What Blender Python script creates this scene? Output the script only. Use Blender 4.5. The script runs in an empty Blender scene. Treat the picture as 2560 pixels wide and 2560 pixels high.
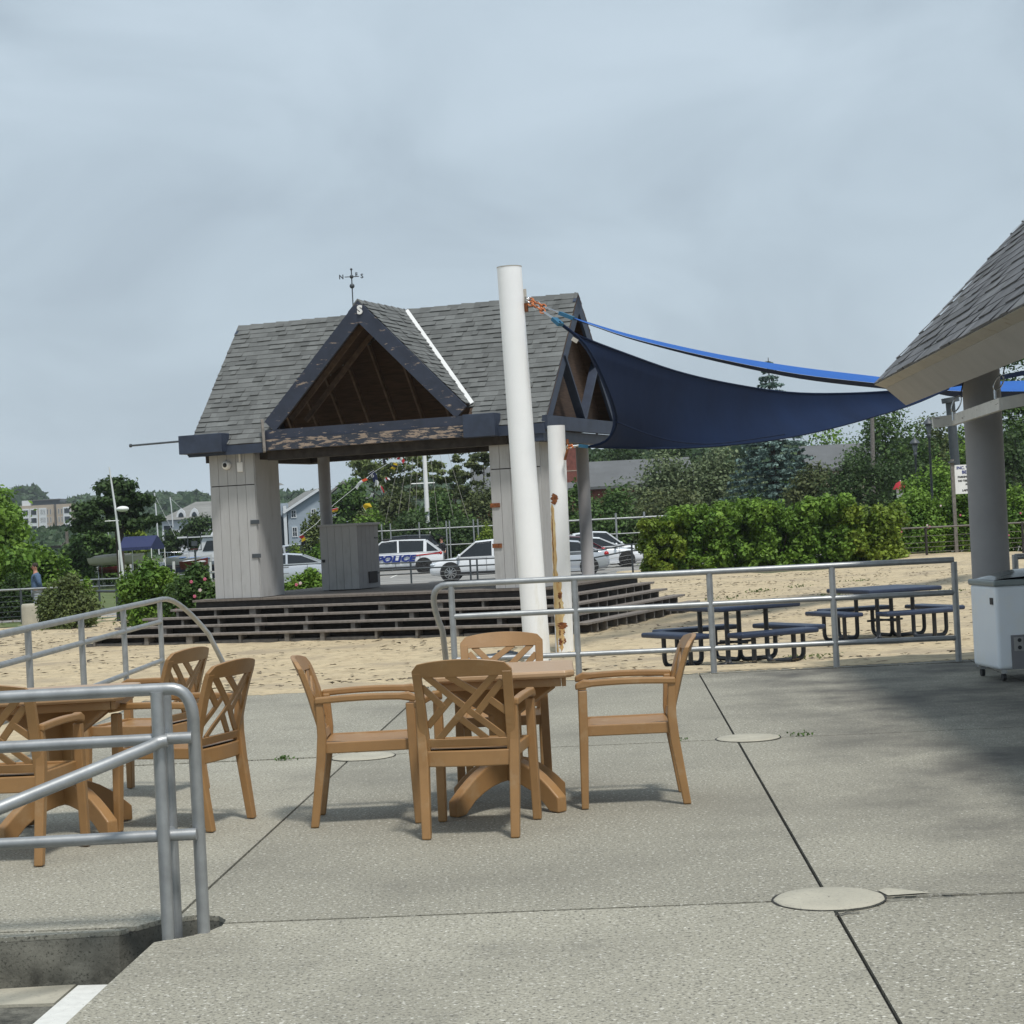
import bpy, bmesh, math, random
import numpy as np
from mathutils import Vector, Matrix, Euler
random.seed(7); RNG=np.random.default_rng(7)
S=bpy.context.scene; COL=S.collection; D=bpy.data
# ---------------------------------------------------------------- camera
CH,ROLL,PITCH,FOC=1.6,0.0502,0.0072,4693.0     # eye height, roll, pitch, focal length in px of a 2560 px picture
cam=D.cameras.new('camera'); co=D.objects.new('camera',cam); COL.objects.link(co); S.camera=co
cam.sensor_fit='HORIZONTAL'; cam.sensor_width=36; cam.lens=36*FOC/2560; cam.clip_start=.1; cam.clip_end=6000
co.matrix_world=Matrix.Translation((0,0,CH))@Matrix.Rotation(math.pi/2+PITCH,4,'X')@Matrix.Rotation(-ROLL,4,'Z')
S.render.resolution_x=S.render.resolution_y=1024
S.view_settings.view_transform='Standard'; S.view_settings.look='None'; S.view_settings.exposure=0.14; S.view_settings.gamma=1
# ---------------------------------------------------------------- sky and sun
SUN=Vector((-.21,.47,-1.0)).normalized()
W=D.worlds.new('World'); S.world=W; W.use_nodes=True; nt=W.node_tree; nt.nodes.clear()
def N(t,k,**kw):
    n=t.nodes.new(k)
    for a,b in kw.items(): setattr(n,a,b)
    return n
out=N(nt,'ShaderNodeOutputWorld'); bg=N(nt,'ShaderNodeBackground'); bg.inputs[1].default_value=.1
sky=N(nt,'ShaderNodeTexSky',sky_type='NISHITA'); sky.sun_disc=False
sky.sun_elevation=math.asin(-SUN.z); sky.sun_rotation=math.atan2(-SUN.x,-SUN.y); sky.air_density=1.2; sky.dust_density=3
tc=N(nt,'ShaderNodeTexCoord'); mp=N(nt,'ShaderNodeMapping'); mp.inputs['Scale'].default_value=(1.0,1.0,1.9); mp.inputs['Location'].default_value=(.35,.2,.4)
n1=N(nt,'ShaderNodeTexNoise'); n1.inputs['Scale'].default_value=5.2; n1.inputs['Detail'].default_value=5; n1.inputs['Roughness'].default_value=.48; n1.inputs['Distortion'].default_value=.7
rp=N(nt,'ShaderNodeValToRGB'); e=rp.color_ramp.elements
e[0].position=.34; e[0].color=(4.05,4.88,5.65,1); e[1].position=.68; e[1].color=(5.4,6.4,7.25,1)
e2=rp.color_ramp.elements.new(.5); e2.color=(4.75,5.7,6.5,1)
mx=N(nt,'ShaderNodeMixRGB'); mx.inputs[0].default_value=.92
L=nt.links.new
L(tc.outputs['Generated'],mp.inputs[0]); L(mp.outputs[0],n1.inputs['Vector']); L(n1.outputs['Fac'],rp.inputs[0])
L(sky.outputs[0],mx.inputs[1]); L(rp.outputs[0],mx.inputs[2]); L(mx.outputs[0],bg.inputs[0]); L(bg.outputs[0],out.inputs[0])
sl=D.lights.new('sun','SUN'); sl.energy=2.7; sl.angle=math.radians(8); sl.color=(1,.965,.90)
so=D.objects.new('sun',sl); COL.objects.link(so); so.rotation_euler=SUN.to_track_quat('-Z','Y').to_euler()
# ---------------------------------------------------------------- measuring: a photograph pixel to a world point
def ray(u,v):
    u-=1280; v=1280-v; a=u*math.cos(ROLL)+v*math.sin(ROLL); b=-u*math.sin(ROLL)+v*math.cos(ROLL)
    return Vector((a/FOC,math.cos(PITCH)-b/FOC*math.sin(PITCH),math.sin(PITCH)+b/FOC*math.cos(PITCH)))
def at(u,v,Y): d=ray(u,v); return Vector((0,0,CH))+d*(Y/d.y)
def gr(u,v,z=0): d=ray(u,v); return Vector((0,0,CH))+d*((z-CH)/d.z)
def ss(a,b,x): t=min(1,max(0,(x-a)/(b-a))); return t*t*(3-2*t)
def tz(x,y):                                    # the lie of the land
    z=-.03
    z-=.35*ss(19.4,25.5,y) if x>-3.9 else .22*ss(-3.9,-7,x)*(1-ss(15,26,y))+.35*ss(15,25.5,y)
    if y>34: z-=.18*ss(36,52,y)*(1-ss(1,5,x)) 
    if y>60: z+=(-.65-z)*(ss(64,70,y) if x<4 else ss(73,78,y))
    if y>104 and x<-8: z-=1.3*ss(104,110,y)*(1-ss(225,240,y))*(1-ss(-12,-6,x))
    if y>240: z+=.1
    return z
# ---------------------------------------------------------------- object helpers
def tag(o,label=None,cat=None,group=None,kind=None):
    if label: o['label']=label
    if cat: o['category']=cat
    if group: o['group']=group
    if kind: o['kind']=kind
    return o
def thing(name,label,cat,loc=(0,0,0),rz=0,group=None):
    o=D.objects.new(name,None); COL.objects.link(o); o.location=loc; o.rotation_euler=(0,0,rz); o.empty_display_size=.2
    return tag(o,label,cat,group)
class MB:
    def __init__(s): s.v=[]; s.f=[]; s.sm=[]
    def add(s,vs,fs,smooth=False):
        n=len(s.v); s.v+=[tuple(p) for p in vs]; s.f+=[tuple(i+n for i in f) for f in fs]; s.sm+=[smooth]*len(fs); return s
    def box(s,c,d,rz=0,M=None):
        R=M if M is not None else Matrix.Rotation(rz,3,'Z'); c=Vector(c)
        P=[c+R@Vector((x*d[0]/2,y*d[1]/2,z*d[2]/2)) for x,y,z in [(-1,-1,-1),(1,-1,-1),(1,1,-1),(-1,1,-1),(-1,-1,1),(1,-1,1),(1,1,1),(-1,1,1)]]
        return s.add(P,[(0,3,2,1),(4,5,6,7),(0,1,5,4),(1,2,6,5),(2,3,7,6),(3,0,4,7)])
    def bar(s,a,b,w,h,up=(0,0,1)):              # box from a to b, w wide and h high
        a=Vector(a);b=Vector(b);t=(b-a).normalized();u=Vector(up); r=t.cross(u).normalized() if t.cross(u).length>1e-4 else Vector((1,0,0)); q=r.cross(t)
        P=[p+r*(i*w/2)+q*(j*h/2) for p in (a,b) for i,j in ((-1,-1),(1,-1),(1,1),(-1,1))]
        return s.add(P,[(0,1,2,3),(7,6,5,4),(0,4,5,1),(1,5,6,2),(2,6,7,3),(3,7,4,0)])
    def tube(s,pts,r,n=10,caps=True):
        pts=[Vector(p) for p in pts]; rr=r if hasattr(r,'__len__') else [r]*len(pts); V=[];F=[]; m=len(pts); prev=None
        for i,p in enumerate(pts):
            t=(pts[min(i+1,m-1)]-pts[max(i-1,0)]).normalized()
            if prev is None: x=t.orthogonal().normalized()
            else: x=(prev-t*prev.dot(t)).normalized()
            prev=x; y=t.cross(x)
            V+=[p+(x*math.cos(2*math.pi*k/n)+y*math.sin(2*math.pi*k/n))*rr[i] for k in range(n)]
        for i in range(m-1):
            for k in range(n): F.append((i*n+k,i*n+(k+1)%n,(i+1)*n+(k+1)%n,(i+1)*n+k))
        s.add(V,F,True)
        if caps: s.add(V[:n][::-1],[tuple(range(n))]); s.add(V[-n:],[tuple(range(n))])
        return s
    def lathe(s,prof,n=16,c=(0,0,0),M=None):
        c=Vector(c);V=[];F=[]
        for r,z in prof:
            for k in range(n):
                p=Vector((r*math.cos(2*math.pi*k/n),r*math.sin(2*math.pi*k/n),z)); V.append(c+(M@p if M is not None else p))
        for i in range(len(prof)-1):
            for k in range(n): F.append((i*n+k,i*n+(k+1)%n,(i+1)*n+(k+1)%n,(i+1)*n+k))
        s.add(V,F,True)
        if prof[0][0]>1e-4: s.add(V[:n][::-1],[tuple(range(n))])
        if prof[-1][0]>1e-4: s.add(V[-n:],[tuple(range(n))])
        return s
    def prism(s,poly,h,M=None,smooth=False):     # poly: 2D outline extruded h along local z, M maps local to world
        M=M or Matrix.Identity(4); n=len(poly)
        V=[M@Vector((x,y,0)) for x,y in poly]+[M@Vector((x,y,h)) for x,y in poly]
        return s.add(V,[tuple(range(n))[::-1],tuple(range(n,2*n))]+[(i,(i+1)%n,n+(i+1)%n,n+i) for i in range(n)],smooth)
    def grid(s,G,smooth=True,closed=False):      # rows of points
        m=len(G);n=len(G[0]);V=[p for r in G for p in r]
        return s.add(V,[(i*n+j,i*n+(j+1)%n,(i+1)*n+(j+1)%n,(i+1)*n+j) for i in range(m-1) for j in range(n if closed else n-1)],smooth)
    def sphere(s,c,r,n=12,m=8,sc=(1,1,1)):
        G=[[Vector(c)+Vector((sc[0]*r*math.sin(math.pi*i/m)*math.cos(2*math.pi*k/n),sc[1]*r*math.sin(math.pi*i/m)*math.sin(2*math.pi*k/n),sc[2]*r*math.cos(math.pi*i/m))) for k in range(n)] for i in range(m+1)]
        return s.grid(G,True,True)
    def build(s,name,mat,parent=None,bevel=0,seg=2,label=None):
        me=D.meshes.new(name); me.from_pydata(s.v,[],s.f); me.polygons.foreach_set('use_smooth',s.sm)
        me.materials.append(mat); 
        bm=bmesh.new(); bm.from_mesh(me)
        if bevel: bmesh.ops.remove_doubles(bm,verts=bm.verts,dist=1e-5)
        bmesh.ops.recalc_face_normals(bm,faces=bm.faces); bm.to_mesh(me); bm.free()
        o=D.objects.new(name,me); COL.objects.link(o); o.parent=parent
        if bevel:
            b=o.modifiers.new('bevel','BEVEL'); b.width=bevel; b.segments=seg; b.limit_method='ANGLE'; b.angle_limit=math.radians(35); b.harden_normals=False
        if label: o['label']=label
        return o
def copy_tree(o,parent=None):
    c=o.copy(); COL.objects.link(c); c.parent=parent
    for ch in list(o.children): copy_tree(ch,c)
    return c
def text(name,s,size,mat,parent,M,extrude=.004,bold=0,align='CENTER',sx=1,shear=0):
    cu=D.curves.new('t','FONT'); cu.body=s; cu.size=size; cu.extrude=extrude; cu.offset=bold; cu.align_x=align; cu.align_y='CENTER'; cu.shear=shear; cu.resolution_u=3
    t=D.objects.new('t',cu); COL.objects.link(t); bpy.context.view_layer.update()
    me=D.meshes.new_from_object(t.evaluated_get(bpy.context.evaluated_depsgraph_get())); D.objects.remove(t); D.curves.remove(cu)
    me.transform(M@Matrix.Diagonal((sx,1,1,1))); me.materials.clear(); me.materials.append(mat)
    o=D.objects.new(name,me); COL.objects.link(o); o.parent=parent; return o
# ---------------------------------------------------------------- materials
def mat(name,col,rough=.6,var=.12,scale=3,metal=0,bump=0,bscale=40,spec=.5,stretch=(1,1,1),col2=None,island=0,translucent=0,detail=5,bdist=.01):
    m=D.materials.new(name); m.use_nodes=True; t=m.node_tree; b=t.nodes['Principled BSDF']; o=t.nodes['Material Output']
    b.inputs['Roughness'].default_value=rough; b.inputs['Metallic'].default_value=metal; b.inputs['Specular IOR Level'].default_value=spec
    tc=N(t,'ShaderNodeTexCoord'); mp=N(t,'ShaderNodeMapping'); mp.inputs['Scale'].default_value=stretch
    n=N(t,'ShaderNodeTexNoise'); n.inputs['Scale'].default_value=scale; n.inputs['Detail'].default_value=detail; n.inputs['Roughness'].default_value=.62
    r=N(t,'ShaderNodeValToRGB'); r.color_ramp.elements[0].position=.32; r.color_ramp.elements[1].position=.68
    c=Vector(col); c2=Vector(col2) if col2 else None
    r.color_ramp.elements[0].color=(*(c2 if c2 else c*(1-var)),1); r.color_ramp.elements[1].color=(*(c if c2 else c*(1+var)),1)
    k=t.links.new; k(tc.outputs['Object'],mp.inputs[0]); k(mp.outputs[0],n.inputs['Vector']); k(n.outputs['Fac'],r.inputs[0]); src=r.outputs[0]
    if island:
        g=N(t,'ShaderNodeNewGeometry'); h=N(t,'ShaderNodeHueSaturation'); ma=N(t,'ShaderNodeMapRange'); ma.inputs[3].default_value=1-island; ma.inputs[4].default_value=1+island
        k(g.outputs['Random Per Island'],ma.inputs[0]); k(ma.outputs[0],h.inputs['Value']); k(src,h.inputs['Color']); src=h.outputs[0]
    k(src,b.inputs['Base Color'])
    if bump:
        n2=N(t,'ShaderNodeTexNoise'); n2.inputs['Scale'].default_value=bscale; n2.inputs['Detail'].default_value=4; bp=N(t,'ShaderNodeBump'); bp.inputs['Strength'].default_value=bump; bp.inputs['Distance'].default_value=bdist
        k(mp.outputs[0],n2.inputs['Vector']); k(n2.outputs['Fac'],bp.inputs['Height']); k(bp.outputs[0],b.inputs['Normal'])
    if translucent:
        tr=N(t,'ShaderNodeBsdfTranslucent'); ms=N(t,'ShaderNodeMixShader'); ms.inputs[0].default_value=translucent
        k(src,tr.inputs['Color']); k(b.outputs[0],ms.inputs[1]); k(tr.outputs[0],ms.inputs[2]); k(ms.outputs[0],o.inputs[0])
    return m
def overlay(m,col,rough,scale,lo,hi,stretch=(1,1,1),zr=None,xr=None,detail=6,scale2=None):
    """a second, patchy coat (peeled paint, rust, dirt) over a material"""
    t=m.node_tree; b=t.nodes['Principled BSDF']; k=t.links.new; old=b.inputs['Base Color'].links[0].from_socket
    tc=N(t,'ShaderNodeTexCoord'); mp=N(t,'ShaderNodeMapping'); mp.inputs['Scale'].default_value=stretch
    n=N(t,'ShaderNodeTexNoise'); n.inputs['Scale'].default_value=scale; n.inputs['Detail'].default_value=detail; n.inputs['Roughness'].default_value=.65
    r=N(t,'ShaderNodeMapRange'); r.inputs[1].default_value=lo; r.inputs[2].default_value=hi
    k(tc.outputs['Object'],mp.inputs[0]); k(mp.outputs[0],n.inputs['Vector']); k(n.outputs['Fac'],r.inputs[0]); f=r.outputs[0]
    sp=N(t,'ShaderNodeSeparateXYZ'); k(tc.outputs['Object'],sp.inputs[0])
    for ax,rg in ((2,zr),(0,xr)):
        if rg:
            for a,c in ((rg[0],rg[1]),(rg[3],rg[2])):
                q=N(t,'ShaderNodeMapRange'); q.inputs[1].default_value=a; q.inputs[2].default_value=c; k(sp.outputs[ax],q.inputs[0])
                mu=N(t,'ShaderNodeMath',operation='MULTIPLY'); k(f,mu.inputs[0]); k(q.outputs[0],mu.inputs[1]); f=mu.outputs[0]
    mi=N(t,'ShaderNodeMixRGB'); mi.inputs[2].default_value=(*col,1); k(f,mi.inputs[0]); k(old,mi.inputs[1]); k(mi.outputs[0],b.inputs['Base Color'])
    return m
def glass(name,col=(.02,.025,.03),rough=.06):
    return mat(name,col,rough,.1,2,spec=.45)
M_={}
M_['conc']=mat('concrete',(.325,.307,.247),.85,.10,.5,island=.11,bump=.25,bscale=60)
overlay(M_['conc'],(.075,.07,.06),.8,70,.49,.70,detail=3); overlay(M_['conc'],(.66,.64,.57),.8,48,.59,.68,detail=3); overlay(M_['conc'],(.15,.14,.115),.8,.55,.48,.90,detail=9)
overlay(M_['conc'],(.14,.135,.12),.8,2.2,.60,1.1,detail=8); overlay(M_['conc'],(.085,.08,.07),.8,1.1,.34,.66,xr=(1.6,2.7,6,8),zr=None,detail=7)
M_['conc2']=mat('pale_concrete',(.42,.395,.32),.85,.10,6,bump=.3,bscale=90); overlay(M_['conc2'],(.3,.28,.24),.8,60,.56,.68)
M_['concd']=mat('dark_concrete',(.16,.155,.13),.85,.35,5,bump=.35,bscale=70); overlay(M_['concd'],(.05,.05,.04),.8,90,.55,.65); overlay(M_['concd'],(.03,.03,.025),.8,6,.42,.62,zr=(-.3,-.29,-.2,-.08))  # patchy dark concrete, with a blacker band low in the well
M_['joint']=mat('joint_filler',(.03,.028,.025),.9)
M_['white']=mat('white_paint',(.80,.80,.79),.5,.04,3)
M_['stripe']=mat('white_road_paint',(.68,.68,.65),.8,.08,20); overlay(M_['stripe'],(.35,.34,.3),.8,80,.6,.7)
M_['sand']=mat('sand_grain',(.50,.405,.26),.95,.12,2,bump=1.0,bscale=5,bdist=.05); overlay(M_['sand'],(.36,.28,.175),.9,6,.50,.68,detail=8); overlay(M_['sand'],(.13,.095,.06),.9,7,.60,.65,detail=8); overlay(M_['sand'],(.34,.275,.19),.9,.8,.50,.66,stretch=(.6,1,1),detail=7)
M_['steel']=mat('galvanised_steel',(.36,.37,.375),.45,.14,9,metal=.65,bump=.05)
M_['chair']=mat('tan_resin',(.31,.17,.066),.45,.10,5,bump=.06,bscale=160); overlay(M_['chair'],(.38,.25,.13),.6,7,.56,.80)
M_['ttop']=mat('tan_tabletop',(.42,.27,.15),.34,.10,6,stretch=(1,6,1))
M_['blk']=mat('black_rubber',(.02,.02,.022),.6)
M_['navyp']=mat('navy_paint',(.030,.042,.072),.55,.22,4); 
M_['peel']=mat('peeling_navy',(.028,.036,.060),.6,.2,4); overlay(M_['peel'],(.30,.235,.185),.9,9,.615,.65,stretch=(.45,.45,2.2))
M_['peel2']=mat('bare_peeling_timber',(.30,.235,.185),.85,.25,8,stretch=(.5,.5,5)); overlay(M_['peel2'],(.035,.042,.06),.7,7,.455,.50,stretch=(.6,.6,3))
M_['graywood']=mat('pale_grey_boards',(.41,.41,.41),.75,.05,5,stretch=(4,4,.5),bump=.05); overlay(M_['graywood'],(.30,.295,.285),.8,3,.55,.8,stretch=(1,1,.4))
M_['gap']=mat('dark_gap',(.045,.04,.04),.9)
M_['graycol']=mat('grey_column_paint',(.285,.278,.28),.7,.06,4)
M_['deck']=mat('weathered_deck',(.17,.145,.125),.85,.25,5,stretch=(1,8,1),bump=.1)
M_['step']=mat('weathered_tread',(.205,.18,.16),.85,.25,6,stretch=(1,5,1),bump=.15)
M_['darkwood']=mat('dark_timber',(.035,.03,.028),.85,.4,6,bump=.2)
M_['block']=mat('grey_timber_block',(.17,.155,.14),.85,.3,9)
M_['brown']=mat('brown_stained_boards',(.070,.042,.028),.8,.35,5,stretch=(.6,.6,7),bump=.1)
M_['rafter']=mat('brown_rafter',(.15,.105,.078),.8,.3,8)
M_['shin']=mat('grey_asphalt_shingle',(.135,.14,.137),.92,.15,2.2,island=.20,bump=.35,bscale=90)
M_['shind']=mat('dark_asphalt_shingle',(.085,.083,.082),.92,.2,2.2,island=.25,bump=.35,bscale=90)
M_['slate']=mat('slate_shingle',(.125,.127,.135),.85,.22,3,island=.28,bump=.35,bscale=60,stretch=(1,1,.5)); overlay(M_['slate'],(.19,.20,.185),.85,4,.55,.75)
M_['cream']=mat('cream_fascia_paint',(.42,.395,.35),.6,.08,6); overlay(M_['cream'],(.26,.18,.11),.8,7,.60,.72)
M_['soffit']=mat('grey_soffit_paint',(.34,.33,.32),.7,.07,2.5)
M_['beam']=mat('flaking_white_beam',(.60,.585,.55),.75,.10,6); overlay(M_['beam'],(.16,.14,.12),.8,10,.62,.66,stretch=(.4,.4,3))
M_['pole']=mat('white_steel_pole',(.88,.89,.90),.42,.03,1.2); overlay(M_['pole'],(.62,.57,.42),.6,1.4,.5,.85,stretch=(3,3,.5),zr=(-.5,-.4,1.1,2.0))
M_['rust']=mat('rust',(.30,.105,.03),.85,.5,14,bump=.5,bscale=50,col2=(.10,.03,.012))
M_['rustst']=mat('rust_stain',(.70,.56,.30),.75,.3,9,stretch=(1,1,.3),col2=(.52,.28,.09))
M_['navyfab']=mat('navy_shade_cloth',(.007,.018,.055),.85,.22,.35,bump=.25,bscale=3,bdist=.03,translucent=.16,spec=.2)
M_['bluefab']=mat('blue_shade_cloth',(.012,.125,.50),.7,.06,2,translucent=.25)
M_['dsteel']=mat('dark_grey_steel',(.055,.065,.075),.5,.15,4)
M_['table']=mat('navy_coated_steel',(.018,.030,.065),.45,.2,20)
M_['tleg']=mat('dark_tube_leg',(.022,.026,.034),.45,.2,8)
M_['chrome']=mat('bright_steel',(.5,.51,.52),.25,.1,8,metal=1)
M_['orange']=mat('orange_rust',(.52,.17,.06),.8,.4,20)
M_['teal']=mat('blue_strap',(.02,.12,.22),.6)
M_['frz']=mat('white_enamel',(.78,.82,.86),.30,.03,1.5); overlay(M_['frz'],(.80,.80,.76),.3,3,.5,.8,stretch=(1,1,1.6))
M_['lid']=mat('grey_glass_lid',(.12,.135,.135),.15,.15,3)
M_['lidf']=mat('grey_plastic_rim',(.22,.25,.245),.35,.1,3)
M_['grille']=mat('grey_grille',(.20,.195,.205),.5,.1,4)
M_['tyre']=mat('tyre_rubber',(.018,.018,.018),.85)
M_['rim']=mat('alloy_wheel',(.42,.43,.44),.3,.1,9,metal=.9)
M_['rimd']=mat('black_wheel',(.03,.03,.032),.4,.1,9)
M_['glass']=glass('car_glass')
M_['carw']=mat('white_car_paint',(.72,.74,.77),.18,.02,1)
M_['cars']=mat('silver_car_paint',(.52,.55,.60),.2,.03,1,metal=.3)
M_['carr']=mat('burgundy_car_paint',(.075,.012,.018),.18,.1,1)
M_['cark']=mat('black_car_paint',(.012,.012,.014),.18,.1,1)
M_['trim']=mat('black_plastic_trim',(.02,.02,.022),.55)
M_['lamp']=mat('clear_headlamp',(.5,.55,.6),.1,.1,4)
M_['red']=mat('red_lens',(.42,.012,.015),.25,.1,4)
M_['pblue']=mat('police_blue_lettering',(.012,.03,.20),.4)
M_['asph']=mat('sun_bleached_asphalt',(.30,.29,.27),.92,.10,.4,bump=.15,bscale=60); overlay(M_['asph'],(.17,.165,.16),.9,.25,.48,.66,stretch=(.35,2.2,1),detail=6)
M_['grass']=mat('lawn_grass',(.095,.125,.035),.95,.35,1.5,bump=.3,bscale=8)
M_['land']=mat('rough_ground',(.11,.10,.06),.95,.35,.15,col2=(.06,.085,.03))
M_['path']=mat('grey_path',(.27,.265,.255),.9,.1,1)
M_['water']=mat('harbour_water',(.05,.075,.085),.12,.2,.3,bump=.2,bscale=2)
M_['bark']=mat('grey_brown_bark',(.075,.06,.048),.9,.35,6,stretch=(1,1,.2))
M_['skin']=mat('skin',(.40,.19,.13),.55,.06,9)
M_['hair']=mat('dark_hair',(.03,.02,.015),.8)
M_['sweat']=mat('blue_grey_sweatshirt',(.075,.125,.215),.9,.15,9,bump=.2,bscale=30)
M_['pants']=mat('pale_grey_trousers',(.36,.38,.42),.9,.08,9)
def leafm(name,c,c2,tl=.25,isl=.35,sc=.9): return mat(name,c,.55,.1,sc,col2=c2,island=isl,translucent=tl,spec=.25,detail=2)
LF={'bright':leafm('bright_leaf',(0.195,0.315,0.045),(0.080,0.165,0.025)),
 'lime':leafm('lime_leaf',(0.235,0.300,0.040),(0.110,0.180,0.022)),
 'mid':leafm('mid_green_leaf',(0.112,0.188,0.051),(0.051,0.102,0.026)),
 'deep':leafm('deep_green_leaf',(0.072,0.119,0.038),(0.029,0.058,0.017)),
 'grey':leafm('silvery_green_leaf',(0.203,0.247,0.128),(0.090,0.132,0.060)),
 'olive':leafm('olive_leaf',(0.165,0.205,0.070),(0.080,0.110,0.035)),
 'spruce':leafm('blue_spruce_needles',(0.199,0.285,0.257),(0.057,0.104,0.085),.1),
 'far':leafm('hill_leaf',(0.065,0.111,0.049),(0.029,0.058,0.026),.1,.3,.05),
 'moss':leafm('dull_green_leaf',(0.135,0.158,0.060),(0.060,0.083,0.033))}
M_['petal']=mat('pink_petal',(.65,.16,.26),.6,.2,9,translucent=.2)
M_['petalw']=mat('pale_petal',(.75,.62,.62),.6,.1,9,translucent=.2)
def struct(o): return tag(o,kind='structure')
# ---------------------------------------------------------------- ground, sand, parking lot
def sheet(name,xs,ys,f,m,smooth=True):
    mb=MB(); mb.grid([[ (x,y,f(x,y)) for x in xs] for y in ys],smooth); return struct(mb.build(name,m))
def sandf(x,y):
    if -3.88<x<60 and y<19.22 : 
        return -.6
    b=.025*math.sin(x*2.1+1.3*math.sin(y*1.7))*math.sin(y*2.6+x)+.012*math.sin(x*7+y*3)*math.sin(y*6.1-x*2)+random.uniform(-.006,.006)
    near=ss(0,1.2,max(y-19.22,-3.88-x)); zz=tz(x,y)+b*near
    g=ss(34,40,y)*ss(5,9,x)*.10*math.sin(x*.5); 
    return zz+g
xs=[-24+.25*i for i in range(0,81)]+[-3.88,-3.87]+[-3.75+.25*i for i in range(0,175)]
ys=[9+.25*i for i in range(0,41)]+[19.215,19.225]+[19.4+.22*i for i in range(0,100)]+[41.4+.6*i for i in range(0,56)]
ys=[y for y in ys if y<74]
sheet('sand',sorted(xs),sorted(ys),lambda x,y: sandf(x,y) if not(y>60 and x<4) else tz(x,y)-.1-.12*ss(60,64,y), M_['sand'])
gx=[-900,-400,-200,-120,-80,-50,-35,-25,-16,-12,-9,-6,0,4,8,14,25,60,120,250,600,1200]; gy=[-20,0,40,60,66,72,80,92,103,106,110,150,224,228,234,242,300,500,900,1500,2600]
sheet('ground',gx,gy,lambda x,y:(-.75 if y<66 else tz(x,y)-.035),M_['land'])
sheet('water',[-600,-7],[104,242],lambda x,y:-1.35,M_['water'])
sheet('parking_lot',[-9,-4,0,4,9,16,30,60],[70.5,78,90,120],lambda x,y:-.622,M_['asph'])
sheet('lawn',[-60,-30,-20,-14,-10,-6.5],[53,56,60,64,67,74,84,103],lambda x,y:tz(x,y)+.006,M_['grass'])
sheet('path',[-16,-12,-9,-6.3],[56.5,59.5,61],lambda x,y:tz(x,y)+.012,M_['path'])
mb=MB()
for k in range(9):
    x=-6+k*2.9; mb.box((x,93,-.616),(.1,5.0,.004))
struct(mb.build('parking_lines',M_['stripe']))
# ---------------------------------------------------------------- plaza of concrete slabs with open joints and the stair well
GA=math.radians(3); gu=Vector((math.cos(GA),-math.sin(GA),0)); gv=Vector((math.sin(GA),math.cos(GA),0)); G0=Vector((1.22,7.72,0))
jx=[-12.0,-8.25,-5.5,-2.75,0,2.75,5.5,8.25,11,13.75]; jy=[-8,-5.67,0,5.67,11.34]
def clip(poly,f):                                 # keep f(p)>=0
    r=[]
    for i in range(len(poly)):
        a,b=poly[i],poly[(i+1)%len(poly)]; fa,fb=f(a),f(b)
        if fa>=0: r.append(a)
        if (fa>=0)!=(fb>=0): t=fa/(fa-fb); r.append(a+(b-a)*t)
    return r
slab=D.meshes.new('plaza'); bm=bmesh.new()
for i in range(len(jx)-1):
    for j in range(len(jy)):
        a0,a1=jx[i]+.009,jx[i+1]-.009; b0=jy[j]+.016; b1=(jy[j+1] if j+1<len(jy) else 18)-.016
        P=[G0+gu*a+gv*b for a,b in ((a0,b0),(a1,b0),(a1,b1),(a0,b1))]
        for f in (lambda p:p.x+3.86,lambda p:19.21-p.y):
            if P: P=clip(P,f)
        if len(P)<3: continue
        dz=random.uniform(-.003,.003)
        top=[bm.verts.new((p.x,p.y,dz)) for p in P]; bot=[bm.verts.new((p.x,p.y,-.25)) for p in P]; n=len(P)
        bm.faces.new(top); bm.faces.new(bot[::-1])
        for q in range(n): bm.faces.new((top[q],bot[q],bot[(q+1)%n],top[(q+1)%n]))
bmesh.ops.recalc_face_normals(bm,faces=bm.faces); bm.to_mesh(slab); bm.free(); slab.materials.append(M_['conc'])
po=D.objects.new('plaza',slab); COL.objects.link(po)
base=MB().box((6,8,-.27),(19.7,22.3,.5)).build('plaza_base',M_['joint'])
pit=[gr(565,2300),gr(548,2291),gr(500,2287),gr(400,2299),gr(352,2312),gr(297,2327),gr(0,2344),gr(-900,2390),gr(-900,3200),gr(60,2660),gr(165,2560),gr(272,2460),gr(385,2357),gr(425,2350),gr(460,2345),gr(520,2330),gr(556,2315)]
cut=MB().prism([(p.x,p.y) for p in pit],3,Matrix.Translation((0,0,-2))).build('cut',M_['conc'])
dg=None
for o in (po,base):
    bo=o.modifiers.new('b','BOOLEAN'); bo.operation='DIFFERENCE'; bo.object=cut; bo.solver='EXACT'
bpy.context.view_layer.update(); dg=bpy.context.evaluated_depsgraph_get()
for o in (po,base):
    nm=D.meshes.new_from_object(o.evaluated_get(dg)); o.modifiers.clear(); o.data=nm
D.objects.remove(cut)
struct(po); struct(base)
cxy=[(p.x,p.y) for p in pit[:7]]+[(-9,7.62)]
mb=MB()                                            # the well's retaining wall (a few mm inside the cut)
ins=lambda p,d:Vector((p.x,p.y-d,0))
W_=[ins(p,.012) for p in pit[0:8]]
mb.grid([[(p.x,p.y,-.02) for p in W_],[(p.x,p.y,-1.6) for p in W_]],False)
tag(mb.build('retaining_wall',M_['concd']),'dark patchy concrete wall of the stair well beside the pipe handrail','wall')
mb=MB()
W2=[Vector((p.x,p.y+.0,0)) for p in pit]
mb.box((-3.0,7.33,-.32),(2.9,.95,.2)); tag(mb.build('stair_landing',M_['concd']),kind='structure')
mb=MB()
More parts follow.
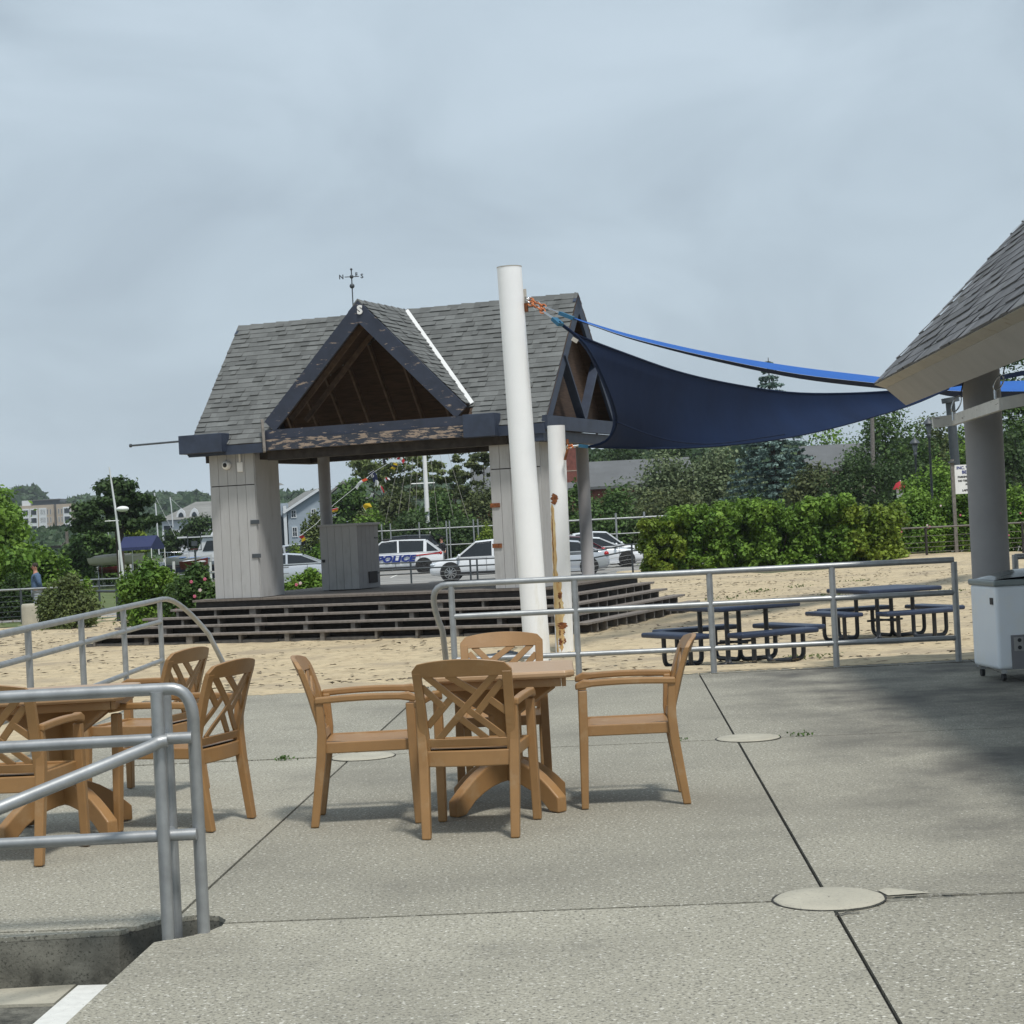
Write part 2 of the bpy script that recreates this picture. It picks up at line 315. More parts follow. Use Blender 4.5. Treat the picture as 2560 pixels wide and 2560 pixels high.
# top tread painted white along the edge, then a lower tread
a=gr(195,2463,-.2);b=gr(275,2461,-.2);c=gr(175,2566,-.2);d=gr(75,2566,-.2)
dr=(d-a).normalized(); d=a+dr*1.1; c=b+dr*1.1
mb.add([(p.x,p.y,-.2) for p in (a,b,c,d)]+[(p.x,p.y,-.42) for p in (a,b,c,d)],[(0,1,2,3),(7,6,5,4),(0,4,5,1),(1,5,6,2),(2,6,7,3),(3,7,4,0)])
struct(mb.build('step_stripe',M_['stripe']))
mb=MB(); e1=gr(-400,2500,-.215);e2=gr(190,2465,-.215);e3=gr(135,2512,-.215);e4=gr(-400,2530,-.215)
mb.add([(p.x,p.y,-.208) for p in (e1,e2,e3,e4)]+[(p.x,p.y,-.6) for p in (e1,e2,e3,e4)],[(0,1,2,3),(0,4,5,1),(1,5,6,2),(2,6,7,3),(3,7,4,0)])
struct(mb.build('stair_ledge',M_['conc2']))
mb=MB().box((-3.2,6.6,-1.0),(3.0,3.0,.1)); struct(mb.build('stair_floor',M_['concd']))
G=[]; x=-3.84
while x<13: y=19.14-.07*random.random()**2-.05*math.sin(x*1.9)*math.sin(x*.7+1)-(.10 if random.random()<.08 else 0); G.append([(x,y,.0045),(x,19.206,.009)]); x+=.035
struct(MB().grid(G).build('sand_drift',M_['sand']))
# round patches at the joint crossings
for (x,y),lb in (((1.22,7.72),'large pale round concrete patch with cracks beside it, nearest the viewer'),((1.60,13.39),'round concrete patch flush in the paving behind the right-hand armchair'),((-1.15,13.43),'round concrete patch under the left armchair of the centre table')):
    mb=MB(); n=40; R0=.226
    G=[[(x+r*math.cos(2*math.pi*k/n)*(1+.012*math.sin(k*1.7)),y+r*math.sin(2*math.pi*k/n)*(1+.012*math.sin(k*2.3)),z) for k in range(n)] for r,z in ((R0*.02,.012),(R0*.6,.012),(R0*.96,.010),(R0,.004),(R0,-.03))]
    mb.grid(G,True,True); tag(mb.build('concrete_patch',M_['conc2']),lb,'patch','round patches where paving joints cross')
    mb=MB(); mb.grid([[(x+r*math.cos(2*math.pi*k/n),y+r*math.sin(2*math.pi*k/n),.0048) for k in range(n)] for r in (R0-.004,R0+.009)],False,True); struct(mb.build('joint_ring',M_['joint']))
def crack(pts,w=.006):
    mb=MB(); P=[]
    for a,b in zip(pts[:-1],pts[1:]):
        a=Vector(a);b=Vector(b); k=max(2,int((b-a).length/.04))
        P+=[a.lerp(b,t/k)+Vector((random.uniform(-.006,.006),random.uniform(-.006,.006),0)) for t in range(k)]
    P.append(Vector(pts[-1])); up=[];dn=[]
    for i,p in enumerate(P):
        ww=w*random.uniform(.3,1); up.append((p.x,p.y+ww,.0042)); dn.append((p.x,p.y-ww,.0042))
    mb.grid([up,dn],False); return mb
mb=crack([gr(2215,2254),gr(2300,2247),gr(2390,2240)],.005); m2=crack([gr(2210,2244),gr(2330,2236),gr(2420,2237)],.005); mb.add(m2.v,m2.f); 
m2=crack([gr(2090,2290),gr(2120,2283),gr(2150,2283)],.010); mb.add(m2.v,m2.f); struct(mb.build('paving_cracks',M_['joint']))
mb=MB().add([(p.x,p.y,.0045) for p in (gr(2195,2228),gr(2215,2222),gr(2260,2226),gr(2325,2234),gr(2220,2241))],[(0,1,2,3,4)]); struct(mb.build('mortar_patch',M_['conc2']))

# ---------------------------------------------------------------- gazebo (pavilion) : own frame l along the front, m back
GX,GY,GP=-5.996,37.498,.38; HP=.425
EL=Vector((math.cos(GP),-math.sin(GP),0)); EM=Vector((math.sin(GP),math.cos(GP),0))
def gw(l,m,z): return Vector((GX,GY,0))+EL*l+EM*m+Vector((0,0,z))
GM=Matrix(((EL.x,EM.x,0),(EL.y,EM.y,0),(0,0,1)))
A_,L_,OX,OY,DD,HT,HE,HR,MD,LC,WD,HF=1.016,7.068,.254,.319,3.756,3.314,3.47,6.056,-.26,3.618,2.094,3.93
gz=thing('pavilion','open timber pavilion with grey shingle roof, front gable and navy peeling trim','pavilion',(GX,GY,0))
GZI=Matrix.Translation((-GX,-GY,0))
def gb(mb,name,m,parent=None,bevel=0,label=None):
    par=parent or gz; mb.v=[(x-GX,y-GY,z) for x,y,z in mb.v]; return mb.build(name,m,par,bevel,label=label)
class GB(MB):
    def gbox(s,l0,l1,m0,m1,z0,z1): return s.box(gw((l0+l1)/2,(m0+m1)/2,(z0+z1)/2),(abs(l1-l0),abs(m1-m0),abs(z1-z0)),M=GM)
    def gbar(s,a,b,w,h,up=(0,0,1)): return s.bar(gw(*a),gw(*b),w,h,up)
PB=5.35
# deck boards
mb=GB(); k=0; m=-.15
while m<PB:
    mb.gbox(-.45,7.2,m,min(m+.138,PB),HP-.04,HP+random.uniform(-.002,.002)); m+=.144
gb(mb,'deck_floor',M_['deck'])
gb(GB().gbox(-.40,7.12,-.10,PB-.04,-.55,HP-.05),'deck_skirt',M_['darkwood'])
tr=[(.27,-.43,-.80,7.48,5.35),(.12,-.71,-1.28,7.76,5.35),(-.03,-.99,-1.75,8.03,5.7),(-.18,-1.27,-2.22,8.30,5.9)]
pl,pm,pr_=-.45,-.15,7.2
for i,(z,mf,ll,lr,me_) in enumerate(tr):
    t=GB(); 
    for q in (0,1): t.gbox(ll,lr,mf+q*.142,mf+q*.142+.134,z-.045,z-q*.002)
    for q in (0,1): t.gbox(lr-.134-q*.142,lr-q*.142,mf+.29,me_,z-.045,z-.001-q*.002)
    gb(t,'step_tread',M_['step'],bevel=.006)
    s=GB(); s.gbox(ll+.04,lr-.04,mf+.27,mf+.31,z-.6,z-.05); s.gbox(lr-.31,lr-.27,mf+.3,me_,z-.6,z-.05)
    gb(s,'step_backing',M_['darkwood'])  # near-black boards stand in for the shade behind the open risers
    l=ll+.12
    while l<lr-.1:
        gb(GB().gbox(l,l+random.choice((.05,.09,.14)),mf+.03,mf+.27,z-.20,z-.046),'step_block',M_['block']); l+=random.uniform(.7,1.25)
    mm=mf+.6
    while mm<me_-.1:
        gb(GB().gbox(lr-.26,lr-.03,mm,mm+.05,z-.20,z-.046),'step_block',M_['block']); mm+=random.uniform(.48,.62)
old=GB(); l=-2.3
while l<8.0:
    w=random.uniform(.9,1.8); old.gbox(l,min(l+w,8.0),-1.20,-1.02,-.58,-.335+random.uniform(-.02,.02)); l+=w+.01
gb(old,'ground_timber',M_['block'],bevel=.02)
# towers: boarded storage lockers that carry the roof
def tower(l0,side):
    t=GB().gbox(l0+.02,l0+A_-.02,.02,A_-.02,HP,HT); core=gb(t,'locker_tower',M_['gap'])
    p=GB(); nb=5; w=A_/nb
    for i in range(nb):
        for z0,z1 in ((HP+.01,2.66),(2.68,HT)): p.gbox(l0+i*w+.004,l0+(i+1)*w-.004,0-.001*i,.018,z0,z1)
    gb(p,'front_boards',M_['graywood'],core)
    for nm,a in (('side_board',(l0+A_-.018,l0+A_)),('side_board',(l0,l0+.018))):
        q=GB().gbox(a[0],a[1],.02,A_-.02,HP+.01,HT); gb(q,nm,M_['graywood'],core)
    q=GB()
    for dx in (0,): q.gbox(l0+A_,l0+A_+.012,.02,.10,HP+.01,HT-.05)
    gb(q,'corner_trim',M_['graywood'],core)
    return core
tl=tower(0,1); trr=tower(L_-A_,1)
for l0,zs,par in ((A_-.13,(1.93,1.26),tl),(L_-A_-.02,(2.0,1.24),trr)):
    for z in zs:
        h=GB().gbox(l0,l0+.19,-.022,-.001,z-.045,z+.035); gb(h,'hinge',M_['rust'] if par is trr else M_['dsteel'],par)
for z in (2.05,1.3,.75):
    h=GB().gbox(L_-.2,L_-.1,-.018,-.002,z-.03,z+.02); gb(h,'hinge',M_['dsteel'],trr)
cm=thing('security_camera','round white dome camera mounted high on the left pavilion locker','camera',gw(.42,-.02,3.08))
MB().lathe([(.001,.10),(.05,.095),(.085,.06),(.09,0)],16,M=GM@Matrix.Rotation(math.pi/2,3,'X')).build('housing',M_['white'],cm)
MB().sphere((0,0,0),.045,12,8).build('lens',M_['trim'],cm).location=(-.03,-.09,0)
sn=thing('wireless_sensor','white box with stubby antenna beside the dome camera','sensor',gw(.72,-.03,3.03))
MB().box((0,0,0),(.12,.05,.2)).build('box',M_['white'],sn,.02); MB().tube([(0,0,.1),(0,0,.36)],.022,8).build('antenna',M_['white'],sn)
# round rear columns
for l,m,lb in ((.80,3.4,None),(L_-.55,DD+.15,None)):
    q=MB(); q.lathe([(.15,HP),(.15,HP+.04),(.13,HP+.05),(.13,3.3)],20,(gw(l,m,0))); gb(q,'column',M_['graycol'])
# main roof shingles
def shingles(mb,o,u,s,nrm,len_u,len_s,keep=None,course=.130,tabs=(.11,.26),th=.011,color=None):
    """courses of overlapping tabs; o lower-left corner, u along the eave, s up the slope"""
    k=0; y=0
    while y<len_s-.02:
        y1=min(y+course*1.15,len_s); x=-random.uniform(0,.2)
        while x<len_u:
            w=random.uniform(*tabs); a,b=max(x,0),min(x+w,len_u); x+=w
            if b-a<.01: continue
            cx,cy=(a+b)/2,y+course/2
            if keep and not keep(cx,cy): continue
            lift=th*(1 if random.random()<.6 else 2.3); dy=random.uniform(-.004,.004)
            P=[o+u*a+s*(y+dy)+nrm*lift,o+u*b+s*(y+dy)+nrm*lift,o+u*b+s*y1+nrm*.001,o+u*a+s*y1+nrm*.001,o+u*a+s*(y+dy)-nrm*.006,o+u*b+s*(y+dy)-nrm*.006]
            mb.add(P,[(0,1,2,3),(0,4,5,1)] if True else [])
        y+=course; k+=1
sl_=math.hypot(HR-HE,DD/2+OY); 
def mplane(front=True):
    if front: o=gw(-OX,-OY,HE); s=(gw(-OX,DD/2,HR)-o).normalized(); u=EL
    else: o=gw(L_+OX,DD+OY,HE); s=(gw(L_+OX,DD/2,HR)-o).normalized(); u=-EL
    n=u.cross(s).normalized(); return o,u,s,n
def underdormer(x,y):
    l=-OX+x; h=HE+(HR-HE)*y/sl_
    hw=WD*(HR-h)/(HR-HF) if h>HF else WD
    return abs(l-LC)<hw-.03
o,u,s,n=mplane(True); mb=MB(); 
for sd in (-1,1):
    mb=MB(); shingles(mb,o,u,s,n,L_+2*OX,sl_,lambda x,y:not underdormer(x,y) and (x-OX-LC)*sd>0); gb(mb,'front_shingles',M_['shin'])
o2,u2,s2,n2=mplane(False); mb=MB(); shingles(mb,o2,u2,s2,n2,L_+2*OX,sl_); gb(mb,'rear_shingles',M_['shin'])
# deck boards under the shingles
def polyslab(mb,pts,nrm,t):
    n=len(pts); mb.add([p for p in pts]+[p-nrm*t for p in pts],[tuple(range(n)),tuple(range(n,2*n))[::-1]]+[(i,(i+1)%n,n+(i+1)%n,n+i) for i in range(n)])
mb=MB()
polyslab(mb,[gw(-OX,-OY,HE)-n*.008,gw(LC-WD,-OY,HE)-n*.008,gw(LC-WD,-OY+(HF-HE)/(HR-HE)*(DD/2+OY),HF)-n*.008,gw(LC,DD/2,HR)-n*.008,gw(-OX,DD/2,HR)-n*.008],n,.03)
polyslab(mb,[gw(LC+WD,-OY,HE)-n*.008,gw(L_+OX,-OY,HE)-n*.008,gw(L_+OX,DD/2,HR)-n*.008,gw(LC,DD/2,HR)-n*.008,gw(LC+WD,-OY+(HF-HE)/(HR-HE)*(DD/2+OY),HF)-n*.008],n,.03)
gb(mb,'front_roof_deck',M_['brown'])
mb=MB(); polyslab(mb,[gw(-OX,DD+OY,HE)-n2*.008,gw(L_+OX,DD+OY,HE)-n2*.008,gw(L_+OX,DD/2,HR)-n2*.008,gw(-OX,DD/2,HR)-n2*.008],n2,.03); gb(mb,'rear_roof_deck',M_['brown'])
mb=MB()
for l in [.1+.62*i for i in range(12)]: 
    a=gw(l,DD+.1,HE+.0)-n2*.10; b=gw(l,DD/2+.05,HR)-n2*.10; mb.bar(a,b,.045,.11,n2)
gb(mb,'rafter',M_['rafter'])
# dormer planes
for sg in (-1,1):
    a=gw(LC,MD,HR); f=gw(LC+sg*WD,MD,HF); sdir=(a-f).normalized(); ud=EM*(-sg) if sg>0 else EM
    ln=(a-f).length; o_=f if sg<0 else gw(LC+sg*WD,DD/2,HF); 
    ln_u=DD/2-MD
    if sg<0: o_=f; uu=EM
    else: o_=gw(LC+WD,DD/2,HF); uu=-EM
    nn=uu.cross(sdir).normalized()
    if nn.z<0: nn=-nn
    def keep(x,y,sg=sg):
        mm=(MD+x) if sg<0 else (DD/2-x); h=HF+(HR-HF)*y/ln
        hm=HE+(HR-HE)*(mm+OY)/(DD/2+OY); return h>hm-.09
    mb=MB(); shingles(mb,o_,uu,sdir,nn,ln_u,ln,keep); gb(mb,'gable_shingles',M_['shin'])
    mv=-OY+(HF-HE)/(HR-HE)*(DD/2+OY)
    mb=MB(); polyslab(mb,[gw(LC+sg*WD,MD+.02,HF)-nn*.01,gw(LC+sg*WD,mv,HF)-nn*.01,gw(LC,DD/2,HR)-nn*.01,gw(LC,MD+.02,HR)-nn*.01],nn,.03); gb(mb,'gable_roof_deck',M_['brown'])
    # rake board with peeling paint
    mb=MB(); dn=-nn*.17
    mb.bar(gw(LC+sg*(WD+.05),MD-.02,HF-.06)-nn*.15,gw(LC,MD-.02,HR)-nn*.155,.06,.30,nn); gb(mb,'rake_board',M_['peel'])
    for q in range(2):
        mb=MB(); mq=MD+.7+q*.62; hq=HF+.1
        mm=gw(LC+sg*WD*.97,mq,HF+.06)-nn*.10; mb.bar(mm,gw(LC+sg*.03,mq,HR)-nn*.1,.045,.10,nn); gb(mb,'rafter',M_['rafter'])
# valley flashing on the right side of the front gable
mv=-OY+(HF-HE)/(HR-HE)*(DD/2+OY); vn=(n+Vector((0,0,0))).normalized()
mb=MB(); a=gw(LC+WD+.03,mv-.02,HF-.02)+n*.045; b=gw(LC+.05,DD/2-.06,HR-.05)+n*.045; mb.bar(a,b,.10,.012,n); gb(mb,'valley_flashing',M_['white'])
mb=MB(); mb.bar(gw(LC-WD-.03,mv-.02,HF-.02)+n*.045,gw(LC-.05,DD/2-.06,HR-.05)+n*.045,.08,.012,n); gb(mb,'valley_flashing',M_['white'])
# ridge caps
mb=MB()
def caps(a,b,side1,side2,w=.15,st=.30):
    d=(b-a).normalized(); L=(b-a).length; x=0
    while x<L:
        p=a+d*x; q=a+d*min(x+st,L); z=random.uniform(.018,.03)
        up=Vector((0,0,z)); up2=Vector((0,0,.008))
        mb.add([p+up,q+up2,q+up2+side1*w,p+up+side1*w,p+up+side2*w,q+up2+side2*w,p-Vector((0,0,.01)),p-Vector((0,0,.01))+side1*w,p-Vector((0,0,.01))+side2*w],[(0,1,2,3),(0,4,5,1),(0,3,7,6),(0,6,8,4)]); x+=st
caps(gw(-OX,DD/2,HR),gw(L_+OX,DD/2,HR),-s,-s2)
gb(mb,'ridge_cap',M_['shin'])
mb=MB(); sA=(gw(LC-WD,MD,HF)-gw(LC,MD,HR)).normalized(); sB=(gw(LC+WD,MD,HF)-gw(LC,MD,HR)).normalized()
caps(gw(LC,MD-.05,HR),gw(LC,DD/2,HR),sA,sB); gb(mb,'ridge_cap',M_['shin'])
# front fascia, tie beam, lintel beams
gb(GB().gbox(-OX,LC-WD-.02,-OY-.03,-OY,HE-.20,HE-.015),'fascia',M_['navyp']); gb(GB().gbox(LC+WD+.02,L_+OX,-OY-.03,-OY,HE-.20,HE-.015),'fascia',M_['navyp'])
gb(GB().gbox(-OX+.03,L_+OX-.05,.25,.55,3.16,3.32),'front_beam',M_['darkwood'])
gb(GB().gbox(LC-WD-.05,LC+WD+.1,MD-.05,MD+.10,3.52,3.70),'tie_beam',M_['peel'])
gb(GB().gbox(LC-WD-.10,L_-.75,MD-.10,MD+.12,3.30,3.515),'lintel_beam',M_['peel2'])
gb(GB().gbox(LC-WD-.12,L_-.6,MD+.13,MD+.45,3.12,3.30),'soffit_board',M_['darkwood'])
gb(GB().gbox(.3,L_,DD-.1,DD+.15,3.18,3.36),'rear_beam',M_['darkwood'])
gb(GB().gbox(.12,.36,.4,DD+.3,3.16,3.34),'side_beam',M_['darkwood']); 
mb=GB()
for i in range(9): mb.gbox(.5+.75*i,.56+.75*i,.5,DD,3.28,3.40)
gb(mb,'ceiling_joist',M_['rafter'])
mb=GB(); mb.gbox(-OX-.10,.62,-OY-.22,-OY+.1,3.33,3.70); gb(mb,'beam_end_box',M_['navyp'],bevel=.01)
mb=GB(); mb.gbox(L_-A_-.28,L_-A_+.36,-OY-.22,-OY+.1,3.27,3.70); gb(mb,'beam_end_box',M_['navyp'],bevel=.01)
gb(GB().gbar((LC-WD-.02,-OY-.1,HE-.2),(LC-WD-.28+.16,MD-.02,HF-.02),.05,.09),'corner_trim',M_['block'])
# right gable end
gl=L_+OX; R_=lambda m,z,o=0:gw(gl+o,m,z)
nr=Vector((0,0,1))
mb=MB(); mb.bar(R_(-OY+.02,HE+.02,-.03)-n*.12,R_(DD/2,HR-.02,-.03)-n*.12,.06,.24,n); mb.bar(R_(DD+OY-.02,HE+.02,-.03)-n2*.12,R_(DD/2,HR-.02,-.03)-n2*.12,.06,.24,n2); gb(mb,'rake_board',M_['navyp'])
mb=MB(); mb.bar(R_(-OY,HE+.0,0),R_(DD+OY,HE+.0,0),.10,.26); gb(mb,'gable_beam',M_['navyp'])
mb=MB(); mb.bar(R_(-OY,HE-.24,-.15),R_(DD+OY-.1,HE-.24,-.15),.22,.20); gb(mb,'gable_sill',M_['navyp'])
for sg in (-1,1):
    mb=MB(); mb.bar(R_(DD/2,HE+.1,-.05),R_(DD/2+sg*.98,HE+1.32,-.05),.05,.17,(EL)); gb(mb,'gable_strut',M_['navyp'])
mb=MB(); mb.add([R_(-OY+.2,HE,-.3),R_(DD+OY-.2,HE,-.3),R_(DD/2,HR-.15,-.3)],[(0,1,2)]); mb.add([R_(-OY+.2,HE,-.34),R_(DD+OY-.2,HE,-.34),R_(DD/2,HR-.15,-.34)],[(2,1,0)]); gb(mb,'gable_boards',M_['brown'])
gll=-OX
mb=MB(); mb.bar(gw(gll+.03,-OY+.02,HE+.02)-n*.12,gw(gll+.03,DD/2,HR-.02)-n*.12,.06,.24,n); mb.bar(gw(gll+.03,DD+OY,HE)-n2*.12,gw(gll+.03,DD/2,HR-.02)-n2*.12,.06,.24,n2); mb.bar(gw(gll,-OY,HE-.05),gw(gll,DD+OY,HE-.05),.08,.24); gb(mb,'rake_board',M_['navyp'])
text('letter_mark','S',.22,M_['white'],gz,GZI@Matrix.Translation(gw(LC+.05,MD-.07,HR-.20))@GM.to_4x4()@Matrix.Rotation(math.pi/2,4,'X'),.01,.012)
tag(MB().tube([gw(-OX-.1,-OY-.1,3.60),gw(-OX-1.1,-OY-.35,3.57)],.02,8).tube([gw(-OX-1.1,-OY-.35,3.57),gw(-OX-1.14,-OY-.36,3.57)],.035,8).build('bracket_arm',M_['dsteel']),'thin dark metal rod sticking out sideways from the left end of the pavilion roof','bracket')
# weather vane
P0=at(883,772,38.1); wv=thing('weather_vane','black weather vane with N and S letters above the front gable peak','weather vane',P0); hz=at(875,692,38.1).z-P0.z
q=MB().tube([(0,0,0),(0,0,hz+.14)],.012,8); q.build('rod',M_['dsteel'],wv)
MB().sphere((0,0,hz-.19),.052,12,8).build('ball',M_['dsteel'],wv); MB().sphere((0,0,hz+.15),.026,10,6).build('finial',M_['dsteel'],wv)
MB().tube([(-.14,0,hz),(.15,0,hz)],.009,6).tube([(0,-.15,hz),(0,.15,hz)],.009,6).sphere((0,0,hz),.042,8,6).build('arms',M_['dsteel'],wv)
RX=Matrix.Rotation(math.pi/2,4,'X')
text('letter','N',.125,M_['dsteel'],wv,Matrix.Translation((-.21,0,hz))@RX,.006,.004); text('letter','S',.125,M_['dsteel'],wv,Matrix.Translation((.21,0,hz))@RX,.006,.004)
text('letter','E',.115,M_['dsteel'],wv,Matrix.Translation((.09,.12,hz+.05))@Matrix.Rotation(.8,4,'Z')@RX,.006,.004)
# locker box on the deck
bl0,bl1,bm0,bm1=1.13,2.00,2.42,3.42
bx=thing('storage_cabinet','low grey boarded cabinet standing on the pavilion deck before a round column','cabinet',gw(bl0,bm0,HP))
def bb(mb,name,m,parent=None,bevel=0):
    o_=gw(bl0,bm0,HP); mb.v=[(x-o_.x,y-o_.y,z-o_.z) for x,y,z in mb.v]; return mb.build(name,m,parent or bx,bevel)
bb(GB().gbox(bl0+.02,bl1-.02,bm0+.02,bm1-.02,HP+.01,HP+1.34),'carcass',M_['gap'])
f=GB()
for i in range(5): f.gbox(bl0+.174*i+.003,bl0+.174*(i+1)-.003,bm0,bm0+.02,HP+.02,HP+1.34)
bb(f,'front_boards',M_['graywood'])
f=GB()
for i in range(5): f.gbox(bl1-.02,bl1,bm0+.2*i+.003,bm0+.2*(i+1)-.003,HP+.02,HP+1.34)
bb(f,'side_boards',M_['graycol'])
bb(GB().gbox(bl0-.03,bl1+.05,bm0-.03,bm1+.03,HP+1.34,HP+1.39),'lid',M_['graywood'],bevel=.005)
bb(GB().gbox(bl0+.03,bl0+.10,bm0-.012,bm0,HP+.60,HP+.66),'latch',M_['blk']); 
bb(GB().gbox(bl1,bl1+.02,bm0+.45,bm0+.85,HP+.12,HP+.36),'vent_cover',M_['gap'])
for z in (.3,1.05): bb(GB().gbox(bl1,bl1+.012,bm0+.80,bm0+.98,HP+z,HP+z+.03),'hinge',M_['dsteel'])
# weeds through the steps come later with the plants
# ---------------------------------------------------------------- pipe railings
def rail(name,label,parts,group=None,m=None):
    P=parts[0][1][0]; o=Vector(P); t=thing(name,label,'railing',o,0,group)
    for nm,pts,r in parts: MB().tube([Vector(p)-o for p in pts],r,14).build(nm,m or M_['steel'],t)
    return t
def arc(p0,p1,p2,n=6):                            # quadratic bend
    p0,p1,p2=map(Vector,(p0,p1,p2)); return [p0.lerp(p1,t/n).lerp(p1.lerp(p2,t/n),t/n) for t in range(n+1)]
ry=lambda x:19.16-.035*x
zT,zM,zL=1.03,.70,.24
RX_=[-.66,.60,1.97,3.21,4.44]
top=arc((-.78,ry(-.9)+.25,.55),(-.95,ry(-.9),zT+.0),(-.70,ry(-.7),zT),8)
parts=[('top_rail',[(-.74,ry(-.8)+.55,-.25)]+top[:]+[(4.44,ry(4.44),zT)],.031)]
for x in RX_: parts.append(('post',[(x,ry(x),-.02),(x,ry(x),zT-.02)],.032))
parts+=[('middle_rail',[(-.66,ry(-.66),zM),(4.44,ry(4.44),zM)],.029),('lower_rail',[(-.66,ry(-.66),zL+.02),(4.44,ry(4.44),zL)],.027)]
rail('pipe_railing','grey three-rail pipe railing along the plaza edge in front of the picnic tables',parts)
LX=-3.78; pa=[12.9,14.5,16.28,18.04,19.9]
parts=[('top_rail',[(LX,11,.99),(LX,19.9,1.0)]+arc((LX,20.1,1.0),(LX+.02,20.9,1.0),(LX+.30,21.15,.55),7)+[(LX+.62,21.45,-.30)],.028)]
for y in pa: parts.append(('post',[(LX,y,-.2),(LX,y,.99)],.027))
parts+=[('middle_rail',[(LX,11,.77),(LX,19.9,.77)],.024),('lower_rail',[(LX,11,.36),(LX,19.9,.36)],.024)]
rail('pipe_railing','grey pipe railing on the left plaza edge, ending in a curved handrail',parts)
# near stair rail at the left
NY=7.62; a0=at(-500,1732,NY+.02); pp=at(420,1722,NY); pe=at(508,1900,NY+.05)
zt=pp.z; x1=gr(424,2345).x; x2=gr(510,2332).x; y2=gr(510,2332).y
parts=[('top_rail',[(-5,NY,zt),(x1+.02,NY,zt)]+arc((x1+.04,NY,zt),(x2+.02,NY,zt+.005),(x2+.005,NY+.03,zt-.17),8)+[(x2,y2,.3),(x2,y2,-.06)],.0255),
 ('post',[(x1,NY-.02,-.45),(x1,NY-.02,zt-.01)],.0265),('post',[(x1+.004,NY+.14,-.45),(x1+.004,NY+.14,zt-.02)],.0245)]
zm=at(405,1848,NY).z; zl=at(408,2090,NY).z
parts+=[('middle_rail',[(-5,NY,zm-.005),(x2,NY+.01,zm)],.0245),('lower_rail',[(-5,NY,zl-.005),(x2,NY+.01,zl)],.0245),('stub',[(x1+.004,NY+.14,zm),(x1,NY,zm)],.022),('stub',[(x1+.004,NY+.14,zl),(x1,NY,zl)],.022)]
q0=at(412,1852,NY-.05); q1=at(0,2020,NY-.45); dq=(q1-q0); parts.append(('stair_handrail',arc(q0+Vector((.01,0,0)),q0-Vector((.03,0,0)),q0+dq*.08,4)+[q0+dq*1.8],.026))
rail('stair_railing','thick grey pipe railing with a sloping handrail at the stair opening, nearest the viewer',parts)
